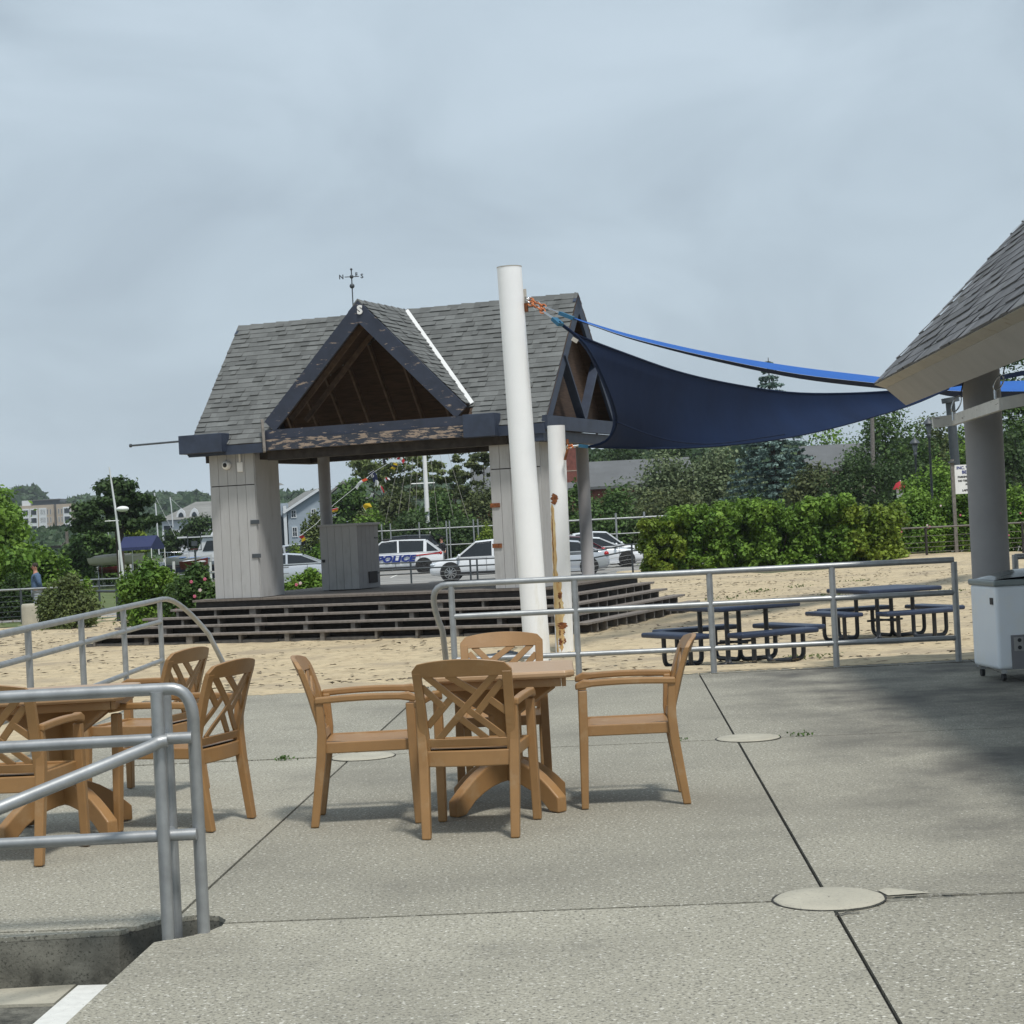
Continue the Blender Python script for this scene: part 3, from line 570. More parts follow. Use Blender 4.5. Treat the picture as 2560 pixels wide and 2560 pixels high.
# ---------------------------------------------------------------- resin armchairs and pedestal tables
def make_chair():
    c=thing('armchair','tan resin armchair','armchair')
    cm=M_['chair']
    # seat frame: y+ is the front
    def yb(z):                                    # side profile of the back
        t=max(0,z-.42)/.52; return -.235-.055*t-.085*t*t
    def bk(x,z,o=0): return Vector((x,yb(z)-.035*(1-(x/.26)**2)*min(1,max(0,(z-.44)/.2))+o,z))
    m=MB(); n=10; G=[]
    for i in range(n+1):
        y=.245-.49*i/n; row=[]
        for j in range(n+1):
            x=(-.235+.47*j/n)*(1-.0*i/n); z=.455-.014*math.sin(math.pi*j/n)*math.sin(math.pi*min(1,i/n*1.1))-(.012 if i==0 else 0)+.008*(i/n)*0
            row.append(Vector((x,y,z)))
        G.append(row)
    m.grid(G); 
    m.grid([[p-Vector((0,0,.02)) for p in r] for r in G][::-1])
    for sgn in (-1,1): m.bar((sgn*.232,.25,.43),(sgn*.232,-.24,.43),.022,.062)
    m.bar((-.235,.247,.432),(.235,.247,.432),.022,.058); 
    G2=[]
    for k in range(9):                            # rear apron bows back a little
        xa=-.235+.47*k/8; ya=-.245-.020*(1-(xa/.235)**2); G2.append([Vector((xa,ya+o_,z_)) for o_,z_ in ((.012,.448),(.012,.365),(-.012,.365),(-.012,.448))])
    m.grid(G2,False,True)
    m.build('seat',cm,c,.006)
    for sx in (-1,1):
        for fr in (1,0):
            m=MB()
            if fr: pts=[(sx*.262,.262,0),(sx*.256,.250,.40),(sx*.255,.246,.66)]; w=[.046,.050,.046]; h=[.040,.05,.05]
            else: pts=[(sx*.232,-.308,0),(sx*.238,-.256,.36),(sx*.242,-.245,.50),(sx*.250,-.252,.69)]; w=[.046,.052,.05,.036]; h=[.044,.052,.05,.04]
            G=[]
            for (x,y,z),ww,hh in zip(pts,w,h): G.append([Vector((x+a*ww/2,y+b*hh/2,z)) for a,b in ((-1,-1),(1,-1),(1,1),(-1,1))])
            m.grid(G,False,True); m.add(G[0],[(3,2,1,0)]); m.add(G[-1],[(0,1,2,3)])
            m.build('leg',cm,c,.007)
        m=MB(); G=[]
        for k in range(13):
            t=k/12; y=.285-.56*t; z=.692+.010*math.sin(math.pi*(1-t))-.0*t; wd=.050-.012*t; hh=.037+(.012 if k<2 else 0)
            if k==0: z-=.012; hh=.034
            x=sx*(.258+.006*math.sin(math.pi*t))
            G.append([Vector((x+a*wd/2,y,z+b*hh/2)) for a,b in ((-1,-1),(1,-1),(1,1),(-1,1))])
        m.grid(G,False,True); m.add(G[0],[(3,2,1,0)]); m.add(G[-1],[(0,1,2,3)]); m.build('armrest',cm,c,.009)
    # backrest
    m=MB()
    def strip(pts,w,t=.014,off=0):                # flat bar in back coordinates (x,z)
        n=max(2,int(sum(math.dist(a,b) for a,b in zip(pts[:-1],pts[1:]))/.03)); P=[]
        for a,b in zip(pts[:-1],pts[1:]):
            k=max(1,int(math.dist(a,b)/.03))
            P+=[(a[0]+(b[0]-a[0])*i/k,a[1]+(b[1]-a[1])*i/k) for i in range(k)]
        P.append(pts[-1]); G=[]
        for i,(x,z) in enumerate(P):
            a=P[max(i-1,0)];b=P[min(i+1,len(P)-1)]; d=Vector((b[0]-a[0],b[1]-a[1])).normalized(); nx,nz=-d.y*w/2,d.x*w/2
            G.append([bk(x+nx,z+nz,t/2+off),bk(x-nx,z-nz,t/2+off),bk(x-nx,z-nz,-t/2+off),bk(x+nx,z+nz,-t/2+off)])
        m.grid(G,False,True); m.add(G[0],[(3,2,1,0)]); m.add(G[-1],[(0,1,2,3)])
    z0,z1=.510,.842; X=.208
    for sx in (-1,1): strip([(sx*.226,.44),(sx*.230,.6),(sx*.236,.86)],.048,.030)
    strip([(-.225,.488),(.225,.488)],.044,.026)
    # crowned top rail
    G=[]
    for k in range(17):
        x=-.260+.52*k/16; cr=.930-.030*abs(x/.26)**2.2; lo=.838; 
        if k in (0,16): cr-=.028
        G.append([bk(x,cr,.013),bk(x,lo,.013),bk(x,lo,-.013),bk(x,cr,-.013)])
    m.grid(G,False,True); m.add(G[0],[(3,2,1,0)]); m.add(G[-1],[(0,1,2,3)])
    q=lambda a,b:(-X+2*X*a,z0+(z1-z0)*b)
    for a,b,o_ in (((.12,-.02),(.93,1.02),0),((.04,1.02),(.98,-.02),.001),((.32,1.02),(.70,.70),.002),((1.0,.90),(.63,.36),.003),((.82,.62),(1.02,.40),.001),((.42,.34),(.74,-.02),.003),((0,.20),(.37,.68),.004),((-.02,.84),(.24,.50),.002)):
        strip([q(*a),q(*b)],.036,.013,o_)
    m.build('backrest',cm,c,.003,1)
    return c
proto=make_chair()
CG='tan resin armchairs round the tables'
spots=[(-.245,9.975,-.16,'tan lattice-back armchair nearest the viewer at the centre table, back turned to the camera'),
 (-.860,10.53,-math.pi/2+.02,'tan armchair at the left side of the centre table, seen side-on facing right'),
 (.595,10.72,math.pi/2-.03,'tan armchair alone at the right side of the centre table, seen side-on facing left'),
 (-.115,11.47,math.pi-.02,'tan armchair on the far side of the centre table, facing the camera'),
 (-2.66,9.83,-.14,'tan armchair cut by the left photo edge, its back to the camera'),
 (-1.945,10.65,math.pi/2-.36,'tan armchair facing left just behind the tall post of the stair railing'),
 (-2.43,12.02,math.pi/2-.33,'tan armchair beyond the left table, topmost back overlapping the sand')]
for i,(x,y,a,lb) in enumerate(spots):
    c=proto if i==0 else copy_tree(proto); c.location=(x,y,.003); c.rotation_euler=(0,0,a); tag(c,lb,'armchair',CG)
def make_table():
    t=thing('pedestal_table','tan resin table','table'); ht=.79; h=.405
    m=MB(); ch=.05; ring=lambda s,z:[(x*s,y*s,z) for x,y in ((-h+ch,-h),(h-ch,-h),(h,-h+ch),(h,h-ch),(h-ch,h),(-h+ch,h),(-h,h-ch),(-h,-h+ch))]
    m.grid([[Vector(p) for p in ring(s,z)] for s,z in ((.96,ht-.042),(1.0,ht-.03),(1.0,ht-.012),(.985,ht),(.90,ht-.002),(.02,ht-.004))],False,True); m.add(ring(.96,ht-.042),[tuple(range(8))]); m.build('tabletop',M_['ttop'],t,.004)
    m=MB()
    for sx in (-1,1): m.box((sx*.345,0,ht-.066),(.025,.72,.048)); m.box((0,sx*.345,ht-.066),(.66,.025,.048))
    m.build('apron',M_['chair'],t,.004)
    m=MB()                                        # crossed wedge braces under the top
    for a in (math.pi/4,-math.pi/4):
        M2=Matrix.Rotation(a,4,'Z')@Matrix.Translation((0,.022,0))@Matrix.Rotation(math.pi/2,4,'X')
        m.prism([(-.40,ht-.07),(.40,ht-.07),(.40,ht-.105),(.11,ht-.26),(.11,.20),(-.11,.20),(-.11,ht-.26),(-.40,ht-.105)],.044,M2)
    m.build('pedestal',M_['chair'],t,.005)
    for a in (math.pi/4,-math.pi/4):
        m=MB(); n=12; up=[];lo=[]
        for k in range(n+1):
            x=-.43+.86*k/n; up.append((x,.275*math.cos(x/.43*math.pi/2*.86)**.9+.015)); 
        for k in range(n+1):
            x=.43-.86*k/n; xx=abs(x); lo.append((x,0 if xx>.36 else .155*math.cos(x/.36*math.pi/2)**.7))
        M2=Matrix.Rotation(a,4,'Z')@Matrix.Translation((0,.035,0))@Matrix.Rotation(math.pi/2,4,'X')
        m.prism(up+lo,.07,M2); m.build('foot',M_['chair'],t,.008)
    return t
tb=make_table(); tb.location=(-.10,10.70,.003); tb.rotation_euler=(0,0,-.02); tag(tb,'square tan pedestal table in the centre, four armchairs pulled up to it',None,'tan resin pedestal tables')
t2=copy_tree(tb); t2.location=(-2.60,10.62,.003); t2.rotation_euler=(0,0,.06); tag(t2,'square tan pedestal table at the left edge behind the pipe railing')
# ---------------------------------------------------------------- white shade-sail posts
def post(name,label,ub,vb,ut,vt,r0,r1,zb,Y=None):
    b=gr(ub,vb,zb); Y=Y or b.y; b=at(ub,vb,Y); b.z=tz(b.x,Y)-.05; t=at(ut,vt,Y)
    o=thing(name,label,'post',b); d=t-b
    MB().tube([(0,0,0),d*.5,d],[r0,(r0+r1)/2,r1],40).build('shaft',M_['pole'],o)
    return o,b,d
p1,p1b,p1d=post('shade_sail_post','tall thick white steel post in front of the pavilion, holding the sails',1345,1662,1273,668,.190,.178,-.38,27)
MB().tube([p1d*.999,p1d+Vector((0,0,.006))],.182,40).build('cap',M_['cream'],p1)
q=at(1312,752,27)-p1b; MB().box(q-Vector((.02,0,-.0)),(.10,.03,.34)).build('bracket_plate',M_['cream'],p1); MB().box(q+Vector((.01,-.02,-.1)),(.07,.05,.12)).build('bracket_lug',M_['rust'],p1)
p2,p2b,p2d=post('shade_sail_post','shorter white steel post streaked with rust, right of the tall one',1412,1632,1390,1064,.140,.136,-.38,28.9)
def cylpatch(mb,rows,rad=.143,b=p2b,d=p2d):       # rows: (height fraction, left angle, right angle) in degrees, 0 faces the camera
    G=[]
    for f,a0,a1 in rows:
        c=d*f; row=[]
        for k in range(5):
            a=math.radians(a0+(a1-a0)*k/4); row.append(Vector((c.x+rad*math.sin(a),c.y-rad*math.cos(a),c.z)))
        G.append(row)
    mb.grid(G,True)
def wob(z0,z1,c,w,n=26,taper=.6,j=5):
    R=[]
    for k in range(n+1):
        f=z0+(z1-z0)*k/n; t=k/n; ww=w*(math.sin(math.pi*min(1,t*1.0+.02))**.4)*(1-taper*t)+random.uniform(-1,1)*w*.30; cc=c+random.uniform(-1,1)*j*.6
        R.append((f,cc-ww/2,cc+ww/2))
    return R
mb=MB(); cylpatch(mb,wob(.645,.30,-56,9,44,.45,4)); mb.build('rust_streak',M_['rust'],p2)
mb=MB(); cylpatch(mb,wob(.66,.0,-52,44,30,-.05),.1415); mb.build('rust_stain',M_['rustst'],p2)
mb=MB(); cylpatch(mb,wob(.335,.015,-20,42,30,-.1),.1412); mb.build('rust_stain',M_['rustst'],p2)
for f0,f1,c,w in ((.705,.655,-34,50),(.275,.245,-18,26),(.145,.115,-12,60),(.075,.045,-28,26),(.235,.175,-24,9),(.075,.05,2,14),(.345,.315,-24,7),(.115,.085,-30,10),(.11,.09,-2,8)):
    mb=MB(); cylpatch(mb,wob(f0,f1,c,w,12,.1,10),.1435); mb.build('rust_patch',M_['rust'],p2)
# chains and straps between posts and sails
def links(o,a,b,m,n=6,r=.035,w=.010):
    a=Vector(a);b=Vector(b); d=b-a; 
    for i in range(n):
        c=a+d*((i+.5)/n); mb=MB(); P=[]
        t=d.normalized(); s=t.orthogonal().normalized(); s2=t.cross(s); s=s if i%2 else s2; h=d.length/n*.68
        for k in range(13): an=2*math.pi*k/12; P.append(c+t*h*math.cos(an)+s*r*math.sin(an))
        mb.tube(P,w,6,False); mb.v=[tuple(Vector(v)-o.location) for v in mb.v]; mb.build('link',m if i%3 else M_['chrome'],o)
def rig(label,a,b,c,d_,strap=True):
    o=thing('tension_rigging',label,'rigging',a); links(o,a,b,M_['orange'],6)
    lo=lambda p:Vector(p)-o.location
    MB().tube([lo(b),lo(c)],.016,8).build('turnbuckle',M_['chrome'],o); 
    m=MB(); m.bar(lo(c),lo(d_),.10,.05); m.build('strap',M_['teal'],o); return o
A1=at(1316,745,27);B1=at(1362,768,26.6);C1=at(1400,783,26.3);D1=at(1436,797,26.2)
rig('rusty chain and blue strap from the tall post to the bright blue sail',A1,B1,C1,D1)
B2=at(1360,780,26.4);C2=at(1385,797,26.1);D2=at(1402,812,26.0)
rig('rusty chain and dark strap from the tall post to the navy sail corner',A1+Vector((0,-.05,-.05)),B2,C2,D2)
rig('short chain and blue strap holding the lower sail corner to the rusty post',at(1418,1118,28.6),at(1432,1115,28.6),at(1446,1114,28.6),at(1470,1117,28.6))
MB().tube([at(1418,1098,28.7),at(1420,1118,28.7),at(1412,1150,28.7)],.02,6).build('bracket_lug',M_['rust'],None)
bpy.context.view_layer.update()
lug=D.objects['bracket_lug.001'] if 'bracket_lug.001' in D.objects else None
if lug: lug.parent=p2; lug.location=-p2b
# ---------------------------------------------------------------- shade sails
def crv(pts,t):                                   # polyline curve by chord (Catmull-Rom)
    n=len(pts)-1; x=min(max(t,0),.99999)*n; i=int(x); f=x-i
    g=lambda k:Vector(pts[min(max(k,0),n)]); a,b,c,d=g(i-1),g(i),g(i+1),g(i+2)
    return .5*((2*b)+(-a+c)*f+(2*a-5*b+4*c-d)*f*f+(-a+3*b-3*c+d)*f**3)
def P3(pts): return [at(*p) for p in pts]
top=P3([(1398,806,26),(1440,836,26.6),(1560,883,28.5),(1700,931,31),(1840,962,33.5),(1985,982,36),(2130,983,38.5),(2260,975,40.3),(2372,962,42)])
bot=P3([(1472,1117,28.6),(1530,1119,29.3),(1640,1121,30.6),(1780,1116,32.3),(1930,1100,34.2),(2060,1075,36.2),(2190,1040,38.3),(2290,1008,40.3),(2372,972,42)])
left=P3([(1398,806,26),(1450,848,26.4),(1482,892,26.9),(1514,960,27.4),(1536,1020,27.9),(1541,1058,28.2),(1528,1090,28.4),(1505,1108,28.5),(1472,1117,28.6)])
mb=MB(); G=[]; n=36; m_=18
for i in range(n+1):
    s_=i/n; row=[]; tp=crv(top,s_); bt=crv(bot,s_); f=(1-s_)**5
    for j in range(m_+1):
        t_=j/m_; p=tp.lerp(bt,t_); base_=top[0].lerp(bot[0],t_); row.append(p+(crv(left,t_)-base_)*f+Vector((0,1.2*math.sin(math.pi*t_)*(1-s_)*s_,0)))
    G.append(row)
mb.grid(G); sail=thing('shade_sail','large navy blue shade sail stretched from the white posts to the right','shade sail',(0,0,0))
mb.build('fabric',M_['navyfab'],sail)
hem=MB().tube([G[i][0] for i in range(n+1)],.018,6).build('hem',M_['navyfab'],sail); MB().tube([G[i][-1] for i in range(n+1)],.018,6).build('hem',M_['navyfab'],sail); MB().tube(G[0],.022,6).build('hem',M_['navyfab'],sail)
sm_=[crv(P3([(1543,1056,28.15),(1620,1086,29.2),(1700,1105,30.2),(1800,1108,31.6),(1960,1086,34)]),k/20)+Vector((0,-.05,0)) for k in range(21)]
MB().tube(sm_,.014,5).build('seam',M_['navyfab'],sail)
pt=at(1437,850,25.9); MB().box(pt,(.09,.02,.055),M=Matrix.Rotation(.6,3,'Y')).build('label_patch',M_['cream'],sail)
up=P3([(1436,794,26.2),(1480,808,27.2),(1600,842,30),(1800,886,35),(2000,918,39),(2190,941,43),(2330,958,46),(2400,957,47),(2570,951,50)])
mid=P3([(1436,797,26.1),(1480,813,27.0),(1600,851,29.2),(1800,898,33.6),(2000,936,37),(2190,958,40.5),(2330,972,43),(2400,978,44),(2570,979,46)])
low=P3([(1436,799,26.1),(1480,815,27.05),(1600,855,29.4),(1800,906,33.9),(2000,947,37.4),(2190,970,41),(2330,983,43.5),(2400,993,44.5),(2570,996,46.6)])
bs=thing('shade_sail','narrow bright blue shade sail seen nearly edge-on above the navy one','shade sail',(0,0,0))
MB().grid([[crv(up,k/40),crv(mid,k/40)+Vector((0,0,.004))] for k in range(41)]).build('fabric',M_['bluefab'],bs); MB().grid([[crv(mid,k/40),crv(low,k/40)] for k in range(41)]).build('edge_band',M_['navyfab'],bs)
s3=thing('shade_sail','dark sliver of a third shade sail right of the grey building column','shade sail',(0,0,0))
a=P3([(2380,962,44),(2500,938,41),(2600,918,38)]);b=P3([(2380,968,44),(2500,950,41),(2600,930,38)])
MB().grid([[crv(a,k/10),crv(b,k/10)] for k in range(11)]).build('fabric',M_['navyfab'],s3)
# dark post far right that carries the sails
o=thing('shade_sail_post','dark grey steel post beyond the pale beam, under the right sail corners','post',at(2401,1290,77)); bp=o.location.copy()
MB().tube([Vector((0,0,-1.2)),at(2375,1000,77)-bp],.19,16).build('shaft',M_['dsteel'],o); MB().tube([at(2377,1006,77)-bp,at(2375,994,77)-bp],.36,12).build('collar',M_['dsteel'],o)
# ---------------------------------------------------------------- picnic tables
def make_picnic():
    t=thing('picnic_table','navy coated steel picnic table','picnic table')
    def slab(name,w,d,z,c,par):
        m=MB(); n=24 if w>.9 and d>.9 else 12; ch=.05
        m.box((c[0],c[1],z),(w,d,.062)); return m.build(name,M_['table'],par,.022,3)
    slab('tabletop',1.24,1.24,.755,(0,0),t)
    for k in range(4):
        R=Matrix.Rotation(k*math.pi/2,4,'Z')
        b=slab('bench_seat',1.16,.33,.44,(0,0),t); b.matrix_local=R@Matrix.Translation((0,.86,0))
        for sx in (-.30,.30):
            P=arc((sx,.76,.04),(sx,.86,.04),(sx,.86,.15),5); P2=arc((sx,.30,.15),(sx,.30,.04),(sx,.40,.04),5)
            m=MB().tube([(sx,.30,.735)]+P2+P+[(sx,.86,.42)],.031,10); o=m.build('leg',M_['tleg'],t); o.matrix_local=R
    for a in (0,math.pi/2):
        c,s=math.cos(a),math.sin(a); MB().tube([(-.3*c-.0*s,-.3*s,.30),(.3*c,.3*s,.30)],.016,8).build('brace',M_['tleg'],t)
    return t
pc=make_picnic(); c_=gr(1838,1672,-.36); pc.location=(c_.x,c_.y,tz(c_.x,c_.y)); pc.rotation_euler=(0,0,math.radians(28)); tag(pc,'navy square picnic table nearest the pipe railing, four attached benches, on the sand',None,'navy picnic tables on the sand')
c2=gr(2215,1600,-.38); p_=copy_tree(pc); p_.location=(c2.x,c2.y,tz(c2.x,c2.y)); p_.rotation_euler=(0,0,math.radians(20)); tag(p_,'navy square picnic table farther right, behind the last bay of the railing')
# ---------------------------------------------------------------- snack-bar building at the right
t0=at(2185,960,20); t1=at(2560,761,12.6); ed=(t0-t1).normalized(); ed.z=0; ed.normalize(); sx_=Vector((ed.y,-ed.x,0)); zE=t0.z
bd=thing('snack_bar','grey-shingled snack bar roof on a round grey column at the right edge','building',(t0.x,t0.y,0)); BO=Vector((t0.x,t0.y,0))
def B(x,z,y): return Vector((t0.x,t0.y,0))+sx_*x+ed*(-y)+Vector((0,0,z))
def bbd(mb,name,m,bevel=0): mb.v=[tuple(Vector(v)-BO) for v in mb.v]; return mb.build(name,m,bd,bevel)
LB=13.0
mb=MB(); sl1=(sx_+Vector((0,0,.99))).normalized(); shingles(mb,B(0,zE,0)-ed*LB,ed,sl1,Vector((-sx_.x*.7,-sx_.y*.7,.71)),LB,4.2,None,.178,(.2,.45),.007); bbd(mb,'roof_shingles',M_['slate'])
def ext(pts): 
    m=MB(); n=len(pts); m.add([B(x,zE+z,0.01) for x,z in pts]+[B(x,zE+z,LB) for x,z in pts],[tuple(range(n)),tuple(range(n,2*n))[::-1]]+[(i,(i+1)%n,n+(i+1)%n,n+i) for i in range(n)]); return m
bbd(ext([(0,-.012),(.115,-.052),(.20,.06),(.1,.07)]),'fascia',M_['cream'])
bbd(ext([(.118,-.056),(.323,-.246),(3.0,2.35),(3.0,2.90),(.10,.07)]),'soffit',M_['soffit'])
bbd(ext([(3.0,2.35),(6.5,-.5),(6.5,-.2),(3.0,2.90)]),'rear_roof_slope',M_['slate'])
cb=at(2476,1400,18.3); mb=MB(); mb.lathe([(.182,0),(.182,3.6)],40,(cb.x,cb.y,0)); bbd(mb,'column',M_['graycol'])
bm_=[at(2331,1057,18),at(2385,1050,18),at(2503,1010,15.7),at(2610,990,15.7)]
for i in range(3):
    a,b=bm_[i],bm_[i+1]; mb=MB(); mb.bar(a-Vector((0,.0,0)),b+(b-a).normalized()*.02,.045,.105); bbd(mb,'hanging_beam',M_['beam'],.004)
    mb=MB(); off=Vector((.14,.12,.03)); mb.bar(a+off,b+off,.12,.03); bbd(mb,'beam_slat',M_['block'])
mb=MB(); mb.bar(B(3.2,2.2,2),B(6.2,2.2,2),.2,.3); 
for (u,v,Y,u2,v2) in ((2385,1030,17.6,2402,985),(2490,975,16.4,2508,935)):
    a=at(u-3,v,Y); o=thing('snap_hook','shiny steel snap hook on the pale beam '+('beside the dark far post' if u<2400 else 'in front of the grey column'),'hook',a); 
    e_=at(u2,v2,Y)-a; P=[]
    s=Vector((e_.z,0,-e_.x)).normalized()
    for k in range(17): an=2*math.pi*k/16; P.append(e_*.45+e_*.45*math.cos(an+math.pi)+s*.035*math.sin(an))
    MB().tube(P,.007,6,False).build('clip',M_['chrome'],o); MB().tube([Vector((0,0,-.08)),Vector((0,0,.0))],.012,8).build('eye',M_['chrome'],o)
    MB().tube([e_,e_+Vector((.22,.3,.6))],.006,5).build('wire',M_['blk'],o)
# freezer
fr=thing('chest_freezer','white chest freezer with a grey glass lid on casters beside the round column','freezer',(4.235,16.62,.003),math.radians(5))
MB().box((.75,.34,.475),(1.5,.68,.75)).build('body',M_['frz'],fr,.035,4)
m=MB(); G=[]
m.box((.75,.34,.868),(1.53,.71,.055)); m.build('lid_rim',M_['lidf'],fr,.018,3)
m=MB(); G=[[Vector((x,.03+.62*t,.896+.085*math.sin(math.pi*min(1,t*.93+.07))**.8*math.sin(min(1,(x-.02)/.40)*math.pi/2)**.6)) for x in (.02,.05,.10,.2,.3,.42,.8,1.2,1.48)] for t in [k/12 for k in range(13)]]; m.grid(G); m.grid([[Vector((p.x,p.y,.88)) for p in r] for r in G][::-1]); m.build('glass_lid',M_['lid'],fr)
m=MB(); m.box((.80,-.004,.255),(1.36,.012,.30)); gf=m.build('grille',M_['grille'],fr)
m=MB()
for k in range(9): m.box((.86,-.016,.13+.031*k),(1.18,.012,.012))
m.build('slats',M_['soffit'],gf)
MB().box((.185,-.016,.325),(.085,.012,.12)).build('control_plate',M_['soffit'],gf)
for z in (.295,.36): MB().tube([(.19,-.028,z),(.19,-.014,z)],.018,12).build('knob',M_['blk'],gf)
MB().box((-.004,.10,.71),(.006,.075,.06)).build('sticker',M_['trim'],fr)
for x,y in ((.06,.06),(.06,.62),(1.44,.06)):
    c=MB().box((x,y,.085),(.05,.05,.04)).build('caster',M_['chrome'],fr); MB().tube([(x-.014,y,.036),(x+.014,y,.036)],.036,16).build('wheel',M_['trim'],c)
MB().box((.1,.1,.095),(.1,.1,.01)); 
rail('pipe_railing','end post of another grey pipe rail just behind the freezer at the right edge',[('top_rail',[(5.06,19.0,1.03),(7,18.9,1.03)],.03),('post',[(5.06,19.0,0),(5.06,19.0,1.05)],.032)])
# ---------------------------------------------------------------- foliage
def leafmesh(name,C,Nn,size,m,parent=None):
    """many small folded leaf clumps: C centres, Nn preferred normals"""
    n=len(C); nr=Nn+RNG.normal(0,.75,(n,3)); nr/=np.linalg.norm(nr,axis=1,keepdims=True)+1e-9
    r=RNG.normal(0,1,(n,3)); u=np.cross(nr,r); u/=np.linalg.norm(u,axis=1,keepdims=True)+1e-9; v=np.cross(nr,u)
    s=size*RNG.uniform(.55,1.35,(n,1)); asp=RNG.uniform(.45,.8,(n,1))
    V=np.stack([C-u*s,C+v*s*asp+nr*s*.18,C+u*s,C-v*s*asp+nr*s*.18],axis=1).reshape(-1,3).astype(np.float32)
    me=D.meshes.new(name); me.vertices.add(4*n); me.vertices.foreach_set('co',V.ravel()); me.loops.add(4*n); me.loops.foreach_set('vertex_index',np.arange(4*n,dtype=np.int32))
    me.polygons.add(n); me.polygons.foreach_set('loop_start',np.arange(0,4*n,4,dtype=np.int32)); me.update(calc_edges=True); me.validate()
    me.materials.append(m); o=D.objects.new(name,me); COL.objects.link(o); o.parent=parent; return o
def lumps(cs,rs,n,shell=.45,flat=1.0):
    cs=np.array(cs,float); rs=np.array(rs,float); w=(rs[:,0]*rs[:,1]*rs[:,2])**(2/3); k=RNG.choice(len(cs),n,p=w/w.sum())
    d=RNG.normal(0,1,(n,3)); d/=np.linalg.norm(d,axis=1,keepdims=True); rad=(1-shell*RNG.uniform(0,1,(n,1))**1.6)*(1+RNG.normal(0,.15,(n,1)))
    C=cs[k]+d*rad*rs[k]; Nn=d*.8+np.array([0,0,.75]); return C,Nn
def crown_lumps(h0,h1,w,style,dep=None):
    cs=[];rs=[];H=h1-h0; dep=dep or w*.8
    if style=='round': nl=22
    elif style=='umbrella': nl=30
    elif style=='airy': nl=42
    elif style=='hedge': nl=49
    else: nl=14
    for i in range(nl):
        a=random.uniform(0,6.283); q=math.sqrt(random.uniform(0,1))
        if style=='umbrella':
            z=h0+H*(.25+.6*random.random())*(1-.30*q*q); r=random.uniform(.09,.17)*w; rz=r*.42
        elif style=='airy':
            z=h0+H*random.uniform(.12,.92)*(1-.15*q); r=random.uniform(.06,.13)*w; rz=r*.40
        elif style=='hedge':
            r=random.uniform(.12,.18)*w; rz=r*.8; z=h0+H*.13+(H*.86-rz)*(i%7)/6+random.uniform(-.04,.04)*H; cs.append((random.uniform(-.5,.5)*w,random.uniform(-.4,.4)*dep,z)); rs.append((r,r,rz)); continue
        elif style=='shrub':
            q=min(1,q*1.12); z=h0+H*random.uniform(.15,.80)*(1-.12*q**3); r=random.uniform(.15,.22)*w; rz=min(r,H*.26)
        else:
            z=h0+H*random.uniform(.10,.80); q*=math.sin(math.pi*(.18+.72*(z-h0)/H)); r=random.uniform(.12,.21)*w; rz=r*.75
        rr=max(0,(w/2-r*(.35 if style=='shrub' else .6))); cs.append((math.cos(a)*q*rr,math.sin(a)*q*rr*dep/w,z)); rs.append((r,r*dep/w,rz))
    if style=='round': cs.append((0,0,h0+H*.5)); rs.append((w*.36,dep*.36,H*.42)); cs.append((0,0,h1-.16*w)); rs.append((w*.2,w*.2,w*.16))
    if style=='shrub': cs.append((0,0,h0+H*.40)); rs.append((w*.50,dep*.46,H*.42)); cs.append((.05*w,0,h1-H*.2)); rs.append((w*.2,w*.2,H*.2))
    if style=='umbrella': cs.append((0,0,h1-.1*w)); rs.append((w*.22,w*.2,w*.1))
    return cs,rs
USED={}
def tree(u,vt,wpx,Y,leaf,lsz,n,label,style='round',cat='tree',h0=.18,group=None,trunks=1,dep=None,shell=.5,name=None,zb=None,sticks=0):
    b=at(u,1300,Y); w=wpx*Y/FOC; zz=tz(b.x,Y) if zb is None else zb; H=at(u,vt,Y).z-zz; z0=H*h0 if style not in('shrub','hedge') else -.05*H
    nm=name or ('shrub' if cat=='shrub' else 'tree'); t=thing(nm,label,cat,(b.x,Y,zz),0,group)
    cs,rs=crown_lumps(z0,H,w,style,dep); C,Nn=lumps(cs,rs,n,shell)
    zt_=np.percentile(C[:,2],99.3); C[:,2]=np.where(C[:,2]>z0,z0+(C[:,2]-z0)*(H-z0)/(zt_-z0),C[:,2]); xw=np.percentile(np.abs(C[:,0]),98.5); C[:,0]*=w/2/xw
    if sticks:                                     # stray shoots above the outline
        k=[];
        for i in range(sticks):
            x=random.uniform(-.45,.45)*w; y=random.uniform(-.2,.2)*w; h=random.uniform(.06,.22)*H; l=random.uniform(-.3,.3)*h
            zt=H*(.86-.25*(abs(x)/(.5*w))**2)
            for j in range(9): k.append((x+l*j/8+random.gauss(0,lsz*.5),y+random.gauss(0,lsz),zt+h*j/8))
        C=np.vstack([C,np.array(k)]); Nn=np.vstack([Nn,np.tile([0,0,1.],(len(k),1))])
    C[:,2]=np.maximum(C[:,2],.03)
    leafmesh('foliage' if cat=='shrub' else 'crown',C,Nn,lsz,LF[leaf],t)
    m=MB(); tw=max(.035,H*.022)/(trunks**.5)
    for i in range(trunks):
        a=random.uniform(0,6.28); bx=(0 if trunks==1 else math.cos(a)*.12*w*.5); by=(0 if trunks==1 else math.sin(a)*.2)
        tgt=random.sample(cs,min(4,len(cs)))
        fork=Vector((bx+random.uniform(-.05,.05)*w,by,max(z0,.05)+H*.12))
        m.tube([(bx,by,-.1),(bx*1.1,by,fork.z*.5),fork],[tw*1.3,tw,tw*.8],7)
        for c in tgt: m.tube([fork,fork.lerp(Vector(c),.55)+Vector((0,0,.03*H)),Vector(c)],[tw*.7,tw*.4,tw*.15],5)
    m.build('stems' if cat=='shrub' else 'trunk',M_['bark'],t); return t,w,H
